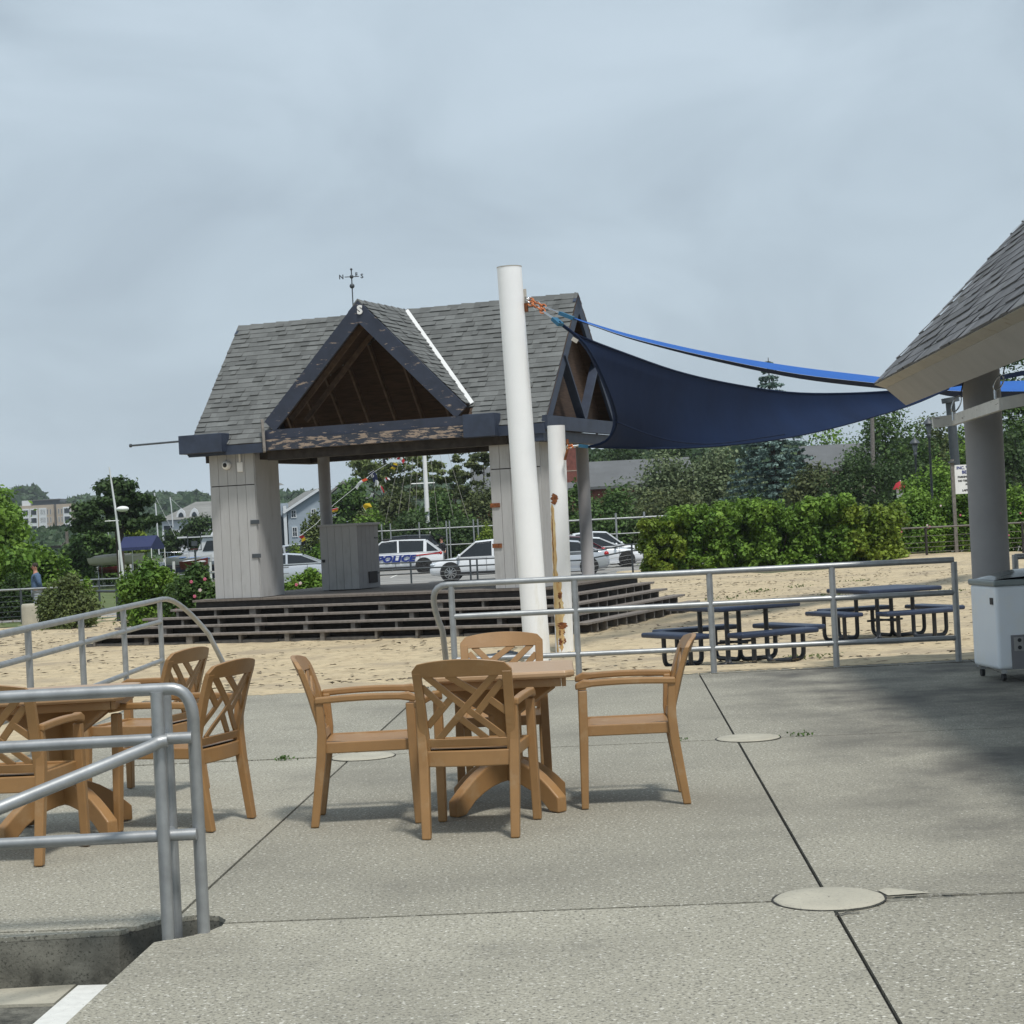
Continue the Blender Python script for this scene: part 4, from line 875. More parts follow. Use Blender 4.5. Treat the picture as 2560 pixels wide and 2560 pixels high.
def spruce(u,vt,wpx,Y,label):
    b=at(u,1240,Y); zz=tz(b.x,Y); H=at(u,vt,Y).z-zz; w=wpx*Y/FOC; t=thing('spruce_tree',label,'tree',(b.x,Y,zz)); C=[];Nn=[]
    m=MB().tube([(0,0,-.1),(0,0,H*.5),(0,0,H)],[.22,.13,.02],8); lev=26
    for k in range(lev):
        f=k/(lev-1); z=H*(.06+.92*f); R=w/2*(1-f)**.82*random.uniform(.88,1.08)+.12; nb=max(4,int(13*(1-f)+4)); a0=random.uniform(0,6)
        for i in range(nb):
            a=a0+6.283*i/nb+random.uniform(-.15,.15); r=R*random.uniform(.75,1.1); e_=Vector((math.cos(a)*r,math.sin(a)*r,z-.10*r+.0)); m.tube([(0,0,z),(e_.x*.6,e_.y*.6,z-.12*r),tuple(e_)],[.04,.025,.01],4,False)
            q=int(38*r)+8
            for j in range(q):
                s_=random.uniform(.25,1)**.8; p=Vector((0,0,z)).lerp(e_,s_); wd=.30*(1-.45*s_)+.06; aa=random.gauss(0,wd*.6)
                C.append((p.x-math.sin(a)*aa,p.y+math.cos(a)*aa,p.z-abs(random.gauss(0,.10))-.06*s_)); Nn.append((math.cos(a)*.3,math.sin(a)*.3,.9))
    leafmesh('crown',np.array(C),np.array(Nn),.12,LF['spruce'],t); m.build('trunk',M_['bark'],t)
# --- left background
tree(-12,1232,195,61,'bright',.085,14000,'bright green leafy tree at the left edge, behind the man in the sweatshirt',h0=.06,dep=5)
tree(95,1372,150,63,'bright',.08,6000,'lower leafy boughs reaching right from the tree at the left edge',h0=.10)
tree(292,1200,208,98,'deep',.13,10000,'tall dark umbrella-crowned tree with several leaning trunks, left of the pavilion','umbrella',h0=.42,trunks=4,shell=.7)
tree(230,1322,125,103,'mid',.13,6500,'round mid-green tree between the apartment block and the umbrella tree',h0=.03)
tree(335,1303,62,103,'lime',.11,2500,'small yellowish-green tree behind the navy canopy',h0=.05)
tree(185,1352,90,99,'mid',.11,3500,'low dark green bush at the water side under the apartment block','shrub','shrub')
tree(505,1292,110,158,'deep',.14,4000,'dark spreading tree in front of the dormered house, beside the left locker',h0=.25,zb=-.9)
tree(425,1328,72,158,'deep',.13,2500,'small dark tree right of the navy canopy',h0=.3,zb=-.9)
def rose(u,vt,wpx,Y,leaf,n,label,fl,lsz=.05,zb=None,sticks=10):
    t,w,H=tree(u,vt,wpx,Y,leaf,lsz,n,label,'shrub','shrub',sticks=sticks,zb=zb,name='shrub')
    if fl:
        for i in range(fl):
            a=random.uniform(-.9,.9); z=H*random.uniform(.25,.85); y=-w*.40*math.sqrt(max(0,1-(a*.8)**2))-.05; m=MB()
            for k in range(5): m.sphere((.022*math.cos(k*1.256),-.01,.022*math.sin(k*1.256)),.022,6,4,(1,.5,1))
            o=m.build('blossom',M_['petal'] if random.random()<.7 else M_['petalw'],t); o.location=(a*w*.42,y,z)
    return t
rose(362,1410,140,44.5,'bright',13000,'bright green rose bush on the sand left of the pavilion steps',0)
rose(478,1420,150,43.5,'mid',12000,'rose bush with a few pink blossoms right against the left pavilion locker',5)
rose(160,1442,145,50.5,'olive',11000,'olive brown-green bush beside the concrete bollard',0)
rose(205,1452,60,52.5,'bright',3500,'small bright green bush at the black gate post',0)
rose(20,1440,120,58.5,'deep',5500,'dark low bushes behind the wire fence at the left edge',0)
rose(762,1432,125,45.5,'bright',11000,'bright green rose bush behind the pavilion deck, left of the grey cabinet',3)
tree(786,1288,72,97,'olive',.085,4200,'tall upright willowy shrub in front of the blue-grey house','shrub','shrub',sticks=40)
tree(730,1360,62,94,'lime',.08,1800,'small yellow-green bush above the silver sedan, left one','shrub','shrub')
tree(785,1366,70,95,'bright',.08,1800,'small green bush above the silver sedan, right one','shrub','shrub')
# --- behind the parking lot, middle
BG='trees behind the parking lot'
tree(885,1204,140,118,'mid',.13,6000,'dark tree with dangling signal flags across it, left of the white mast',h0=.25)
tree(992,1120,215,124,'olive',.12,8500,'airy thin-leaved tree left of the white mast','airy',h0=.34,trunks=3,shell=.9,group=BG)
tree(1128,1128,140,127,'olive',.12,6000,'airy thin-leaved tree right of the white mast','airy',h0=.34,trunks=2,shell=.9,group=BG)
tree(1210,1100,130,124,'moss',.12,6500,'airy darker tree partly behind the right locker of the pavilion','airy',h0=.3,trunks=3,shell=.9,group=BG)
tree(925,1275,120,112,'bright',.10,4200,'bright green rounded shrub row end above the police car','shrub','shrub')
tree(985,1232,170,114,'moss',.12,9000,'large dull green shrub mass left below the white mast','shrub','shrub')
tree(1095,1238,170,113,'mid',.12,9000,'large green shrub mass below the white mast','shrub','shrub')
tree(1205,1215,150,114,'moss',.11,7000,'large green shrub mass beside the right locker of the pavilion','shrub','shrub')
tree(1010,1290,190,111,'deep',.10,6000,'dark low undergrowth behind the police car','shrub','shrub')
tree(1140,1300,190,110,'deep',.10,6000,'dark low undergrowth behind the white crossover','shrub','shrub')
tree(1213,1316,62,95,'lime',.075,2600,'round lime-green bush beside the right locker','shrub','shrub')
tree(1345,1240,160,115,'deep',.11,5000,'dark shrub between the white posts','shrub','shrub')
# --- right
tree(1450,1205,110,112,'mid',.11,5000,'green shrub under the brick chimney','shrub','shrub')
tree(1535,1225,170,110,'mid',.11,8500,'green shrub mass above the white cars, under the grey roof','shrub','shrub')
tree(1650,1148,290,116,'grey',.12,17000,'big silvery-green shrub under the navy sail, left one','shrub','shrub',group='silvery shrubs under the sail')
tree(1795,1126,250,117,'grey',.12,15000,'big silvery-green shrub left of the blue spruce','shrub','shrub',group='silvery shrubs under the sail')
tree(1700,1225,240,109,'moss',.10,9000,'dull green undergrowth behind the hedge, left of the spruce','shrub','shrub')
tree(1560,1105,180,160,'deep',.16,6000,'dark tree line behind the grey roof, left part',h0=.1,group='dark trees behind the grey roof')
tree(1690,1100,190,162,'deep',.16,6000,'dark tree line behind the grey roof, right part',h0=.1,group='dark trees behind the grey roof')
spruce(1938,893,325,111,'tall blue-green spruce rising behind the navy sail')
tree(1880,1235,150,108,'deep',.10,5000,'dark undergrowth at the foot of the blue spruce','shrub','shrub')
tree(2045,1165,170,107,'moss',.10,8000,'dull green tree right of the blue spruce',h0=.02)
tree(2150,1145,200,104,'deep',.10,9500,'dark green rounded tree left of the two lamp posts',h0=.02)
tree(2075,1070,190,175,'bright',.17,4500,'pale distant tree over the far grey roof',h0=.1)
tree(2225,1010,230,128,'mid',.12,9500,'tall green tree beside the utility pole',h0=.12)
tree(2345,1045,190,130,'olive',.12,8000,'brownish-green tree behind the dark sail post',h0=.08)
tree(2290,1150,210,120,'deep',.11,8000,'dark trees behind the red parasol',h0=.02)
tree(2440,1062,130,126,'bright',.12,5000,'yellow-green tree just left of the grey building column',h0=.1)
tree(2548,868,190,112,'mid',.11,11000,'tall green tree at the right edge behind the shade sails',h0=.05)
tree(2525,1080,150,100,'deep',.10,6500,'dark tree at the right edge below the blue sail',h0=.02)
HG='clipped leafy hedge shrubs along the parking lot'
for u,vt,w,lf,n,lb in ((1655,1288,112,'lime',9000,'first hedge shrub from the left, yellow-green, with bare stems showing below'),(1745,1255,150,'bright',12000,'second hedge shrub from the left along the parking lot'),(1850,1243,160,'bright',12500,'third hedge shrub from the left, long shoots on top'),(1955,1246,160,'bright',12500,'fourth hedge shrub, below the spruce'),(2060,1232,160,'bright',12500,'fifth hedge shrub with the tallest shoots'),(2175,1255,170,'lime',12500,'last hedge shrub, rounded and yellow-green, at the cable fence')):
    tree(u,vt+12,w*1.02,69.3,lf,.082,n,lb,'hedge','shrub',group=HG,sticks=22 if lf!='lime' else 8,dep=1.8)
rose(2290,1232,170,73,'bright',12000,'rose shrub behind the cable fence below the lamp posts',6,.07)
rose(2395,1228,150,73.5,'bright',11000,'rose shrub behind the cable fence under the beach sign',7,.07)
rose(2345,1165,170,84,'bright',9000,'round bright bush rising behind the roses at the lamp posts',0,.085)
rose(2535,1225,150,75,'bright',9000,'rose shrub with pink blossoms right of the grey column',12,.07)
def weeds(name,u,v,z,n,sz,sp,label,Y=None):
    p=gr(u,v,z) if Y is None else at(u,v,Y); C=RNG.normal(0,1,(n,3))*np.array([sp,sp*.4,sz*.9])+np.array([0,0,sz*1.2]); C[:,2]=np.abs(C[:,2])
    o=leafmesh(name,C,np.tile([0,-.3,.8],(n,1)),sz,LF['mid'],None); o.location=p; tag(o,label,'weed','weeds'); return o
weeds('weed',1185,1575,-.38,60,.035,.10,'small weed growing through the steps beside the curved rail end',36.2)
weeds('weed',1225,1580,-.38,70,.035,.10,'leafy weed under the lowest step left of the tall white post',36.2)
weeds('weed',1268,1572,-.38,70,.035,.10,'leafy weed under the steps against the tall white post',36.1)
weeds('weed',2000,1839,0,40,.012,.06,'tiny weed in the paving joint right of the farther round patch')
weeds('weed',712,1901,0,44,.012,.035,'dry tuft in the paving joint left of the left armchair')
weeds('weed',1700,1851,0,26,.009,.03,'tiny weed in the joint beside the right armchair')
for u,v in ((1900,1480),(1990,1470),(2080,1490),(2380,1480),(1810,1500),(2150,1455),(2010,1650),(120,1560),(330,1530),(560,1540)):
    p=gr(u,v,-.38); n=50; C=RNG.normal(0,1,(n,3))*np.array([.25,.12,.03]); C[:,2]=np.abs(C[:,2])+.02; o=leafmesh('sand_weed',C,np.tile([0,0,1.],(n,1)),.03,LF['olive'],None); o.location=(p.x,p.y,tz(p.x,p.y)); tag(o,kind='stuff')
# dry litter on the sand
n=14000; x=RNG.uniform(-16,26,n); y=19.4+RNG.uniform(0,1,n)**.8*40; k=(np.sin(x*1.3+y*.7)+np.sin(x*.37-y*1.1)+RNG.normal(0,.8,n)>0.1)&~((x>-8.5)&(x<3.2)&(y>35)&(y<46)); x,y=x[k],y[k]
C=np.array([[a,b,tz(a,b)+.035] for a,b in zip(x,y)]); M_['litter']=mat('dry_litter',(.10,.075,.045),.9,.4,3,island=.4)
_n=RNG.normal; lt=leafmesh('leaf_litter',C,np.tile([0,0,8.],(len(C),1)),.055,M_['litter']); tag(lt,kind='stuff')
# --- wooded hills and far tree line
def hill(name,u0,u1,Y,tops,dep,n,sz,seedlabel):
    us=np.linspace(u0,u1,len(tops)); C=[]
    x0,x1=at(u0,1300,Y).x,at(u1,1300,Y).x
    k=RNG.uniform(0,1,n); uu=u0+(u1-u0)*k; vt=np.interp(uu,us,tops); 
    zt=np.array([at(a,b,Y).z for a,b in zip(uu,vt)]); xx=x0+(x1-x0)*k
    h=RNG.uniform(0,1,n)**.7; bump=1+.05*np.sin(xx/9)+.04*np.sin(xx/4.1+1)+.03*np.sin(xx/2.3)
    z=-1+(zt+1)*h*bump; y=Y+(h-1)*dep+RNG.normal(0,dep*.03,n)+sz*2*np.sin(xx/3.+h*30)
    o=leafmesh(name,np.stack([xx,y,z],1),np.tile([0,-.7,.6],(n,1)),sz,LF['far'],None); tag(o,kind='stuff')
    m=MB(); G=[[ (at(u,1300,Y).x,Y+(h-1)*dep+4,-1+(at(u,v,Y).z*.93+1)*h) for h in (0,.35,.7,1)] for u,v in zip(us,tops)]; m.grid(G); struct(m.build(name,LF['far']))
hill('wooded_hill',-60,240,1000,[1262,1250,1238,1236,1232,1238,1256,1266,1275,1280],220,9000,3.2,'')
hill('wooded_hill',170,420,900,[1262,1256,1252,1250,1248,1246,1244,1242,1240],160,8000,2.8,'')
hill('wooded_hill',360,700,760,[1250,1236,1230,1233,1240,1250,1238,1242,1240,1236],160,9000,2.3,'')
hill('wooded_hill',690,1500,640,[1235,1232,1222,1212,1205,1210,1205,1200,1190,1185],120,14000,2.0,'')
hill('far_trees',-80,760,330,[1340,1335,1330,1322,1328,1318,1322,1312,1318,1310,1318,1308],60,9000,1.1,'')
hill('far_trees',1400,2700,230,[1135,1128,1122,1128,1118,1110,1112,1105,1100,1104,1096,1090],50,17000,.8,'')
# ---------------------------------------------------------------- fences
def fence(name,label,pts,Y,rails,pm,rm,posts,r=.022,pr=.035,group=None,lift=0,hpost=None):
    """pts: photo x of both ends; rails: heights above ground; posts: photo x of the posts"""
    a=at(pts[0],1400,Y[0]); b=at(pts[1],1400,Y[1]); o=Vector((a.x,Y[0],0)); t=thing(name,label,'fence',o,0,group); hm=max(h for h,_,_ in rails)
    def gp(u): 
        k=(u-pts[0])/(pts[1]-pts[0]); y=Y[0]+(Y[1]-Y[0])*k; x=at(u,1400,y).x; return Vector((x,y,tz(x,y)+lift))
    for u in posts:
        p=gp(u); MB().tube([p-o-Vector((0,0,.1)),p-o+Vector((0,0,hpost or hm+.02))],pr,8).build('post',pm,t)
    n=8
    for h,rr,mm in rails:
        MB().tube([gp(pts[0]+(pts[1]-pts[0])*k/n)-o+Vector((0,0,h)) for k in range(n+1)],rr,6).build('rail' if rr>.01 else 'cable',mm,t)
    return t
dk,gv_=M_['dsteel'],M_['steel']
cab=[(h,.006,gv_) for h in (.18,.34,.50,.66)]
fence('wire_fence','dark metal fence with wire cables between the pavilion and the parked white crossover',(880,1800),(70.6,70.6),[(1.06,.028,dk),(.82,.03,dk)]+cab,dk,dk,(1026,1175,1192,1380,1581,1700))
fence('wire_fence','dark fence with light grey top rail behind the man at the left edge',(-60,189),(55.6,55.6),[(1.0,.035,gv_)]+[(h,.008,dk) for h in (.2,.35,.5,.65,.8)],dk,dk,(48,189))
fence('gate_fence','black two-rail fence panel between the olive bush and the rose bush',(189,296),(55.6,53),[(.86,.04,dk),(.35,.035,dk)],dk,dk,(196,290,300),pr=.06,hpost=1.1)
fence('walkway_railing','long light grey two-rail railing of the boardwalk behind the rose bushes',(60,720),(62,76),[(1.02,.03,gv_),(.78,.022,gv_)],dk,gv_,(244,310,420,520,610,700),pr=.04)
fence('wire_fence','galvanised frame fence behind the police car',(930,1240),(104,106),[(2.3,.035,gv_),(1.35,.03,gv_)],gv_,gv_,(958,980,1052,1120,1128,1188,1199),pr=.04,hpost=2.7)
fence('wire_fence','galvanised rail fence behind the two white cars left of the hedge',(1390,1720),(104,104),[(2.35,.05,gv_),(1.5,.03,gv_)],gv_,gv_,(1425,1545,1616,1700),pr=.06,hpost=2.65)
fence('wire_fence','dark cable fence with a wooden top rail right of the hedge',(2200,2600),(71,71),[(1.12,.035,M_['block'])]+[(h,.009,M_['block']) for h in (.2,.38,.55,.80)],M_['darkwood'],dk,(2205,2318,2432,2560),pr=.05)
# ---------------------------------------------------------------- cars
def car(kind,paint,label,u,Y,heading,L=4.6,Hh=1.48,Wd=1.82,wheel='rim',open_gate=False):
    """u: photo x of the car's middle; heading: angle of its nose about z (0 = +x)"""
    c=at(u,1430,Y); t=thing('parked_car',label,'car',(c.x,Y,-.618),heading,'cars in the parking lot'); hw=Wd/2; P=M_[paint]
    suv=kind!='sedan'
    if kind=='sedan': st=[(.5,.30,.52,.70),(.485,.26,.64,.82),(.44,.22,.74,.92),(.33,.2,.83,.98),(.20,.2,.92,1),(.0,.2,.95,1),(-.2,.2,.98,1),(-.36,.2,1.02,.99),(-.45,.24,1.02,.93),(-.49,.30,.98,.84),(-.5,.4,.8,.74)]; gh=[(.235,.93,0),(.06,Hh-.06,1),(-.08,Hh,1),(-.22,Hh-.07,1),(-.40,1.0,0)]
    elif kind=='suv': st=[(.5,.38,.66,.74),(.485,.32,.86,.85),(.44,.28,1.0,.94),(.34,.26,1.07,.98),(.24,.26,1.12,1),(0,.26,1.12,1),(-.25,.26,1.14,1),(-.42,.28,1.14,.99),(-.48,.32,1.12,.94),(-.5,.42,1.0,.88)]; gh=[(.255,1.09,0),(.12,Hh-.06,1),(-.05,Hh,1),(-.33,Hh-.05,1),(-.47,1.12,.25)]
    else: st=[(.5,.34,.58,.72),(.485,.28,.74,.84),(.43,.24,.86,.93),(.33,.22,.93,.98),(.24,.22,.99,1),(0,.22,1.0,1),(-.25,.22,1.05,1),(-.42,.24,1.08,.98),(-.48,.28,1.05,.92),(-.5,.38,.9,.84)]; gh=[(.25,.97,0),(.08,Hh-.05,1),(-.08,Hh,1),(-.28,Hh-.08,1),(-.45,1.05,.1)]
    G=[]
    for x,z0,zb,wf in st:
        w=hw*wf; zm=z0+(zb-z0)*.45
        half=[(0,z0),(.80*w,z0),(.96*w,z0+.06),(1.0*w,zm),(.985*w,zm+.12),(.93*w,zb-.03),(.86*w,zb),(.45*w,zb+.025),(0,zb+.035)]
        G.append([Vector((x*L,y,z)) for y,z in half]+[Vector((x*L,-y,z)) for y,z in half[-2:0:-1]])
    m=MB(); m.grid(G,True,True); m.add(G[0],[tuple(range(len(G[0])))]); m.add(G[-1],[tuple(range(len(G[0])))[::-1]]); b=m.build('body',P,t)
    sub=b.modifiers.new('s','SUBSURF'); sub.levels=sub.render_levels=1
    tw,bw=.70,.90; gp=[]
    for x,z,k in gh:
        w0=hw*bw; w1=hw*(bw+(tw-bw)*min(1,k*1.0)); zb=1.0 if kind=='sedan' else (1.1 if kind=='suv' else .99)
        gp.append((x*L,w0,zb-.04,w1,max(z,zb)))
    m=MB(); m.grid([[Vector((x,-w0,zb)),Vector((x,-w1,z)),Vector((x,0,z+.02)),Vector((x,w1,z)),Vector((x,w0,zb))] for x,w0,zb,w1,z in gp],False); m.build('window',M_['glass'],t,label='dark tinted windows')
    m=MB(); G=[]
    for x,w0,zb,w1,z in gp[1:4]: G.append([Vector((x,-w1*1.03,z-.01)),Vector((x,-w1*.9,z+.03)),Vector((x,0,z+.055)),Vector((x,w1*.9,z+.03)),Vector((x,w1*1.03,z-.01))])
    xa,xb=gp[1][0],gp[3][0]; m.grid(G,True); m.grid([[p-Vector((0,0,.05)) for p in r] for r in G]); m.build('roof',P,t)
    for s_ in (-1,1):
        for a,bb_ in ((0,1),(3,4)):
            x0,w0,zb,w1,z=gp[a]; X0,W0,ZB,W1,Z=gp[bb_]
            A=Vector((x0,s_*(w1 if z>zb+.1 else w0),max(z,zb)+.0)); Bq=Vector((X0,s_*(W1 if Z>ZB+.1 else W0),max(Z,ZB))); MB().bar(A,Bq,.07,.06).build('pillar',P,t)
        xm=gp[2][0]; MB().bar((xm,s_*gp[2][1]*1.0,gp[2][2]),(xm,s_*gp[2][3]*1.01,gp[2][4]),.09,.03).build('pillar',P,t)
        if kind!='sedan':
            x0,w0,zb,w1,z=gp[3]; MB().bar((x0+.05,s_*w0,zb),(x0+.02,s_*w1*1.01,z),.16,.03).build('pillar',P,t)
        MB().bar((gp[0][0],s_*hw*.915,gp[0][2]+.03),(gp[4][0],s_*hw*.915,gp[4][2]+.04),.03,.05).build('belt_trim',P,t)
        mr=MB(); mr.sphere((gp[0][0]-.12,s_*(hw+.08),gp[0][2]+.12),.11,10,6,(.6,1,.7)); mr.build('mirror',P,t)
        hl=MB(); hl.sphere((L*.462,s_*hw*.72,st[2][2]-.13),.2,12,8,(.85,.65,.42)); hl.build('headlight',M_['lamp'],t)
        tlm=MB(); tlm.sphere((-L*.474,s_*hw*.80,st[-2][2]-.12),.2,12,8,(.55,.62,.5)); tlm.build('taillight',M_['red'],t)
        MB().box((0,s_*hw*.985,.32 if suv else .27),(L*.52,.04,.14)).build('sill',M_['trim'] if suv else P,t)
    rw=.37 if suv else .335
    for x in (L*.31,-L*.305):
        for s_ in (-1,1):
            MB().tube([(x,s_*(hw-.30),rw+.03),(x,s_*(hw+.008),rw+.03)],rw*1.17,28).build('wheel_arch',M_['trim'],t)
            w=thing('wheel',None,None,(x,s_*(hw-.09),rw)); w.parent=t
            MB().lathe([(rw*.62,-.10),(rw*.93,-.11),(rw,-.08),(rw,.08),(rw*.93,.11),(rw*.62,.10)],28,M=Matrix.Rotation(math.pi/2,3,'X')).build('tyre',M_['tyre'],w)
            rm=MB(); rm.lathe([(rw*.66,s_*-.09),(rw*.62,s_*-.112),(rw*.58,s_*-.09)],24,M=Matrix.Rotation(math.pi/2,3,'X')); rm.lathe([(.001,s_*-.06),(rw*.62,s_*-.06)],24,M=Matrix.Rotation(math.pi/2,3,'X'))
            hub=rm.build('wheel_disc',M_['trim'],w); sp=MB()
            sp.tube([(0,s_*.10,0),(0,s_*.122,0)],rw*.17,12)
            for k in range(10 if wheel=='rim' else 6):
                a=6.283*k/(10 if wheel=='rim' else 6); sp.bar((math.cos(a)*rw*.1,s_*.115,math.sin(a)*rw*.1),(math.cos(a+.18)*rw*.64,s_*.10,math.sin(a+.18)*rw*.64),.035,.02,(0,1,0))
            for k in range(24):
                a=6.283*k/24; b2=6.283*(k+1)/24; sp.bar((math.cos(a)*rw*.64,s_*.112,math.sin(a)*rw*.64),(math.cos(b2)*rw*.64,s_*.112,math.sin(b2)*rw*.64),.02,.025,(0,1,0))
            sp.build('rim',M_[wheel],w)
    MB().box((L*.497,0,.52),(.06,Wd*.62,.20)).build('grille',M_['trim'],t); MB().box((-L*.498,0,.50),(.05,Wd*.8,.22)).build('bumper',M_['trim'] if suv else P,t)
    for z in (.72,):                               # door seams
        for xx in (.24,-.02,-.27):
            for s_ in (-1,1): MB().box((xx*L,s_*hw*.997,.66),(.012,.012,.62)).build('door_seam',M_['trim'],t)
    return t
pc_=car('suv','carw','white and black patrol SUV seen from its left side, lettered POLICE',988,96.5,math.pi,5.05,1.74,2.0,'rimd'); pc_.name='police_car'; pc_['group']='cars in the parking lot'
RT=lambda x,y,z:Matrix.Translation((x,y,z))@Matrix.Rotation(math.pi,4,'Z')@Matrix.Rotation(math.pi/2,4,'X')
text('lettering','POLICE',.44,M_['pblue'],pc_,RT(-.10,1.035,.80),.012,.022,sx=1.35,shear=.25)
MB().bar((-.95,1.0,.93),(-2.35,.93,1.02),.01,.06).build('red_stripe',M_['red'],pc_); MB().bar((2.2,.97,.985),(-.9,1.02,.985),.01,.03).build('blue_stripe',M_['pblue'],pc_)
MB().box((.35,0,1.80),(.30,1.25,.10)).build('light_bar',M_['trim'],pc_,.03); 
for y in (-.6,.6): MB().bar((1.0,y,1.79),(-1.6,y,1.80),.04,.04).build('roof_rail',M_['trim'],pc_)
car('cross','carw','white crossover nearest the pavilion, its front wheel and nose showing',1215,79,math.pi-.04,4.6,1.64,1.86)
car('sedan','cars','silver sedan seen between the left locker and the grey cabinet',700,84,math.pi+.03,4.85,1.44,1.84)
bk_=car('suv','cark','black SUV with raised tailgate behind the patrol car',1010,107,math.pi+.05,4.9,1.95,1.95,'rimd')
MB().bar((-1.9,0,1.96),(-2.9,0,1.55),1.5,.06).build('tailgate',M_['glass'],bk_)
car('cross','carr','burgundy SUV, its tail light right of the rear pavilion column',1388,85.5,math.pi-.02,4.7,1.60,1.85)
car('sedan','carw','white sedan with dark wheels facing the hedge',1487,89.5,.03,4.8,1.46,1.86,'rimd')
car('cross','carw','white SUV with roof rails parked behind the white sedan',1500,95,.06,4.7,1.68,1.88)
car('sedan','cars','silver hatchback corner between the white posts and the rear column',1392,79,math.pi,4.4,1.46,1.8)
car('cross','cars','small silver car far away in front of the blue-grey house',748,128,.4,4.3,1.65,1.8)
o=thing('bystander','dark-clothed figure bending under the raised tailgate','person',at(1113,1436,102)); o.location.z=-.62
# ---------------------------------------------------------------- people
def skinfig(name,V,E,Rr,m,parent,sub=2):
    me=D.meshes.new(name); me.from_pydata(V,E,[]); ob=D.objects.new(name,me); COL.objects.link(ob)
    ob.modifiers.new('sk','SKIN'); sk=me.skin_vertices[0].data
    for i,r in enumerate(Rr): sk[i].radius=(r,r) if not isinstance(r,tuple) else r
    sk[0].use_root=True; s_=ob.modifiers.new('s','SUBSURF'); s_.levels=s_.render_levels=sub
    bpy.context.view_layer.update(); nm=D.meshes.new_from_object(ob.evaluated_get(bpy.context.evaluated_depsgraph_get())); D.objects.remove(ob)
    nm.materials.clear(); nm.materials.append(m)
    for p in nm.polygons: p.use_smooth=True
    o=D.objects.new(name,nm); COL.objects.link(o); o.parent=parent; return o
def person(t,top,legs,hands_back=True,bend=0):
    # facing +x ; z up ; 1.76 m tall
    J=[(0,0,.95),(0,0,1.10),(0,0,1.28),(0,0,1.42),(.01,0,1.50),(.02,0,1.57),(.03,0,1.66),(.02,0,1.73)]; Rr=[.14,.13,.155,.12,.06,.065,.088,.06]; E=[(i,i+1) for i in range(7)]
    arms=[]
    for s_ in (-1,1):
        n=len(J); J+=[(0,s_*.17,1.40),(-.07,s_*.23,1.14),(-.13,s_*.09,.98),(-.14,s_*.03,.96)]; Rr+=[.07,.05,.035,.03]; E+=[(3,n),(n,n+1),(n+1,n+2),(n+2,n+3)]; arms.append(n)
        for k in range(5):
            a=len(J); f=.012*(k-2); J+=[(-.155,s_*.02+f,.94),(-.16,s_*.005+f,.905-.004*abs(k-2))]; Rr+=[.009,.008]; E+=[(n+3,a),(a,a+1)]
        n=len(J); J+=[(0,s_*.09,.88),(.01,s_*.10,.50),(-.02,s_*.11,.10),(.06,s_*.12,.04),(.14,s_*.125,.03)]; Rr+=[.10,.065,.045,.04,.03]; E+=[(0,n),(n,n+1),(n+1,n+2),(n+2,n+3),(n+3,n+4)]
    skinfig('body',J,E,Rr,M_['skin'],t)
    TV=[(0,0,.90),(0,0,1.0),(0,0,1.16),(0,0,1.30),(0,0,1.42),(.008,0,1.475)]; TR=[.165,.168,.165,.178,.135,.075]; TE=[(i,i+1) for i in range(5)]
    for s_ in (-1,1):
        n=len(TV); TV+=[(0,s_*.175,1.41),(-.07,s_*.235,1.15),(-.125,s_*.12,1.01)]; TR+=[.085,.072,.056]; TE+=[(4,n),(n,n+1),(n+1,n+2)]
    skinfig('sweatshirt',TV,TE,TR,top,t)
    LV=[(0,0,.95)];LR=[.152];LE=[]
    for s_ in (-1,1):
        n=len(LV); LV+=[(0,s_*.09,.86),(.01,s_*.10,.50),(-.02,s_*.11,.10)]; LR+=[.115,.085,.07]; LE+=[(0,n),(n,n+1),(n+1,n+2)]
    skinfig('trousers',LV,LE,LR,legs,t)
    MB().sphere((.01,0,1.70),.098,16,10,(1.02,.84,.85)).build('hair',M_['hair'],t)
    MB().sphere((.055,0,1.645),.085,16,10,(.72,.82,1.12)).build('face',M_['skin'],t)
    MB().sphere((.122,0,1.635),.018,8,6,(.8,.7,1.3)).build('nose',M_['skin'],t)
    for s_ in (-1,1): MB().sphere((.02,s_*.082,1.64),.026,8,6,(.7,.4,1.1)).build('ear',M_['skin'],t)
    m=MB(); 
    for s_ in (-1,1): m.sphere((.112,s_*.032,1.662),.030,10,6,(.5,1,.75)); m.bar((.11,s_*.06,1.668),(.02,s_*.085,1.66),.008,.010)
    m.build('sunglasses',M_['trim'],t); MB().box((.118,0,1.592),(.01,.045,.008)).build('mouth',M_['red'],t)
    for s_ in (-1,1): MB().sphere((.06,s_*.12,.05),.06,12,8,(2.1,.85,.85)).build('shoe',M_['trim'],t)
pl_=at(88,1400,57); pn=thing('person','man with sunglasses and short dark hair in a blue-grey sweatshirt, hands behind his back','person',(pl_.x,57,tz(pl_.x,57)-.02),math.pi+.35); person(pn,M_['sweat'],M_['pants'])
D.objects.remove(o)
o=thing('person','dark-clothed figure standing at the raised tailgate of the black SUV','person',(at(1107,1400,103).x,103,-.62),2.6); person(o,M_['cark'],M_['cark'])
tag(pn,'man in sunglasses and a blue-grey sweatshirt, hands behind his back, at the left edge'); 
bo_=at(80,1550,52.6); o=thing('bollard','thick concrete cylinder on the sand in front of the man in the sweatshirt','bollard',(bo_.x,52.6,tz(bo_.x,52.6)-.05))
MB().lathe([(.28,0),(.275,.60),(.265,.68),(.24,.70),(.001,.70)],32).build('shaft',M_['conc2'],o)
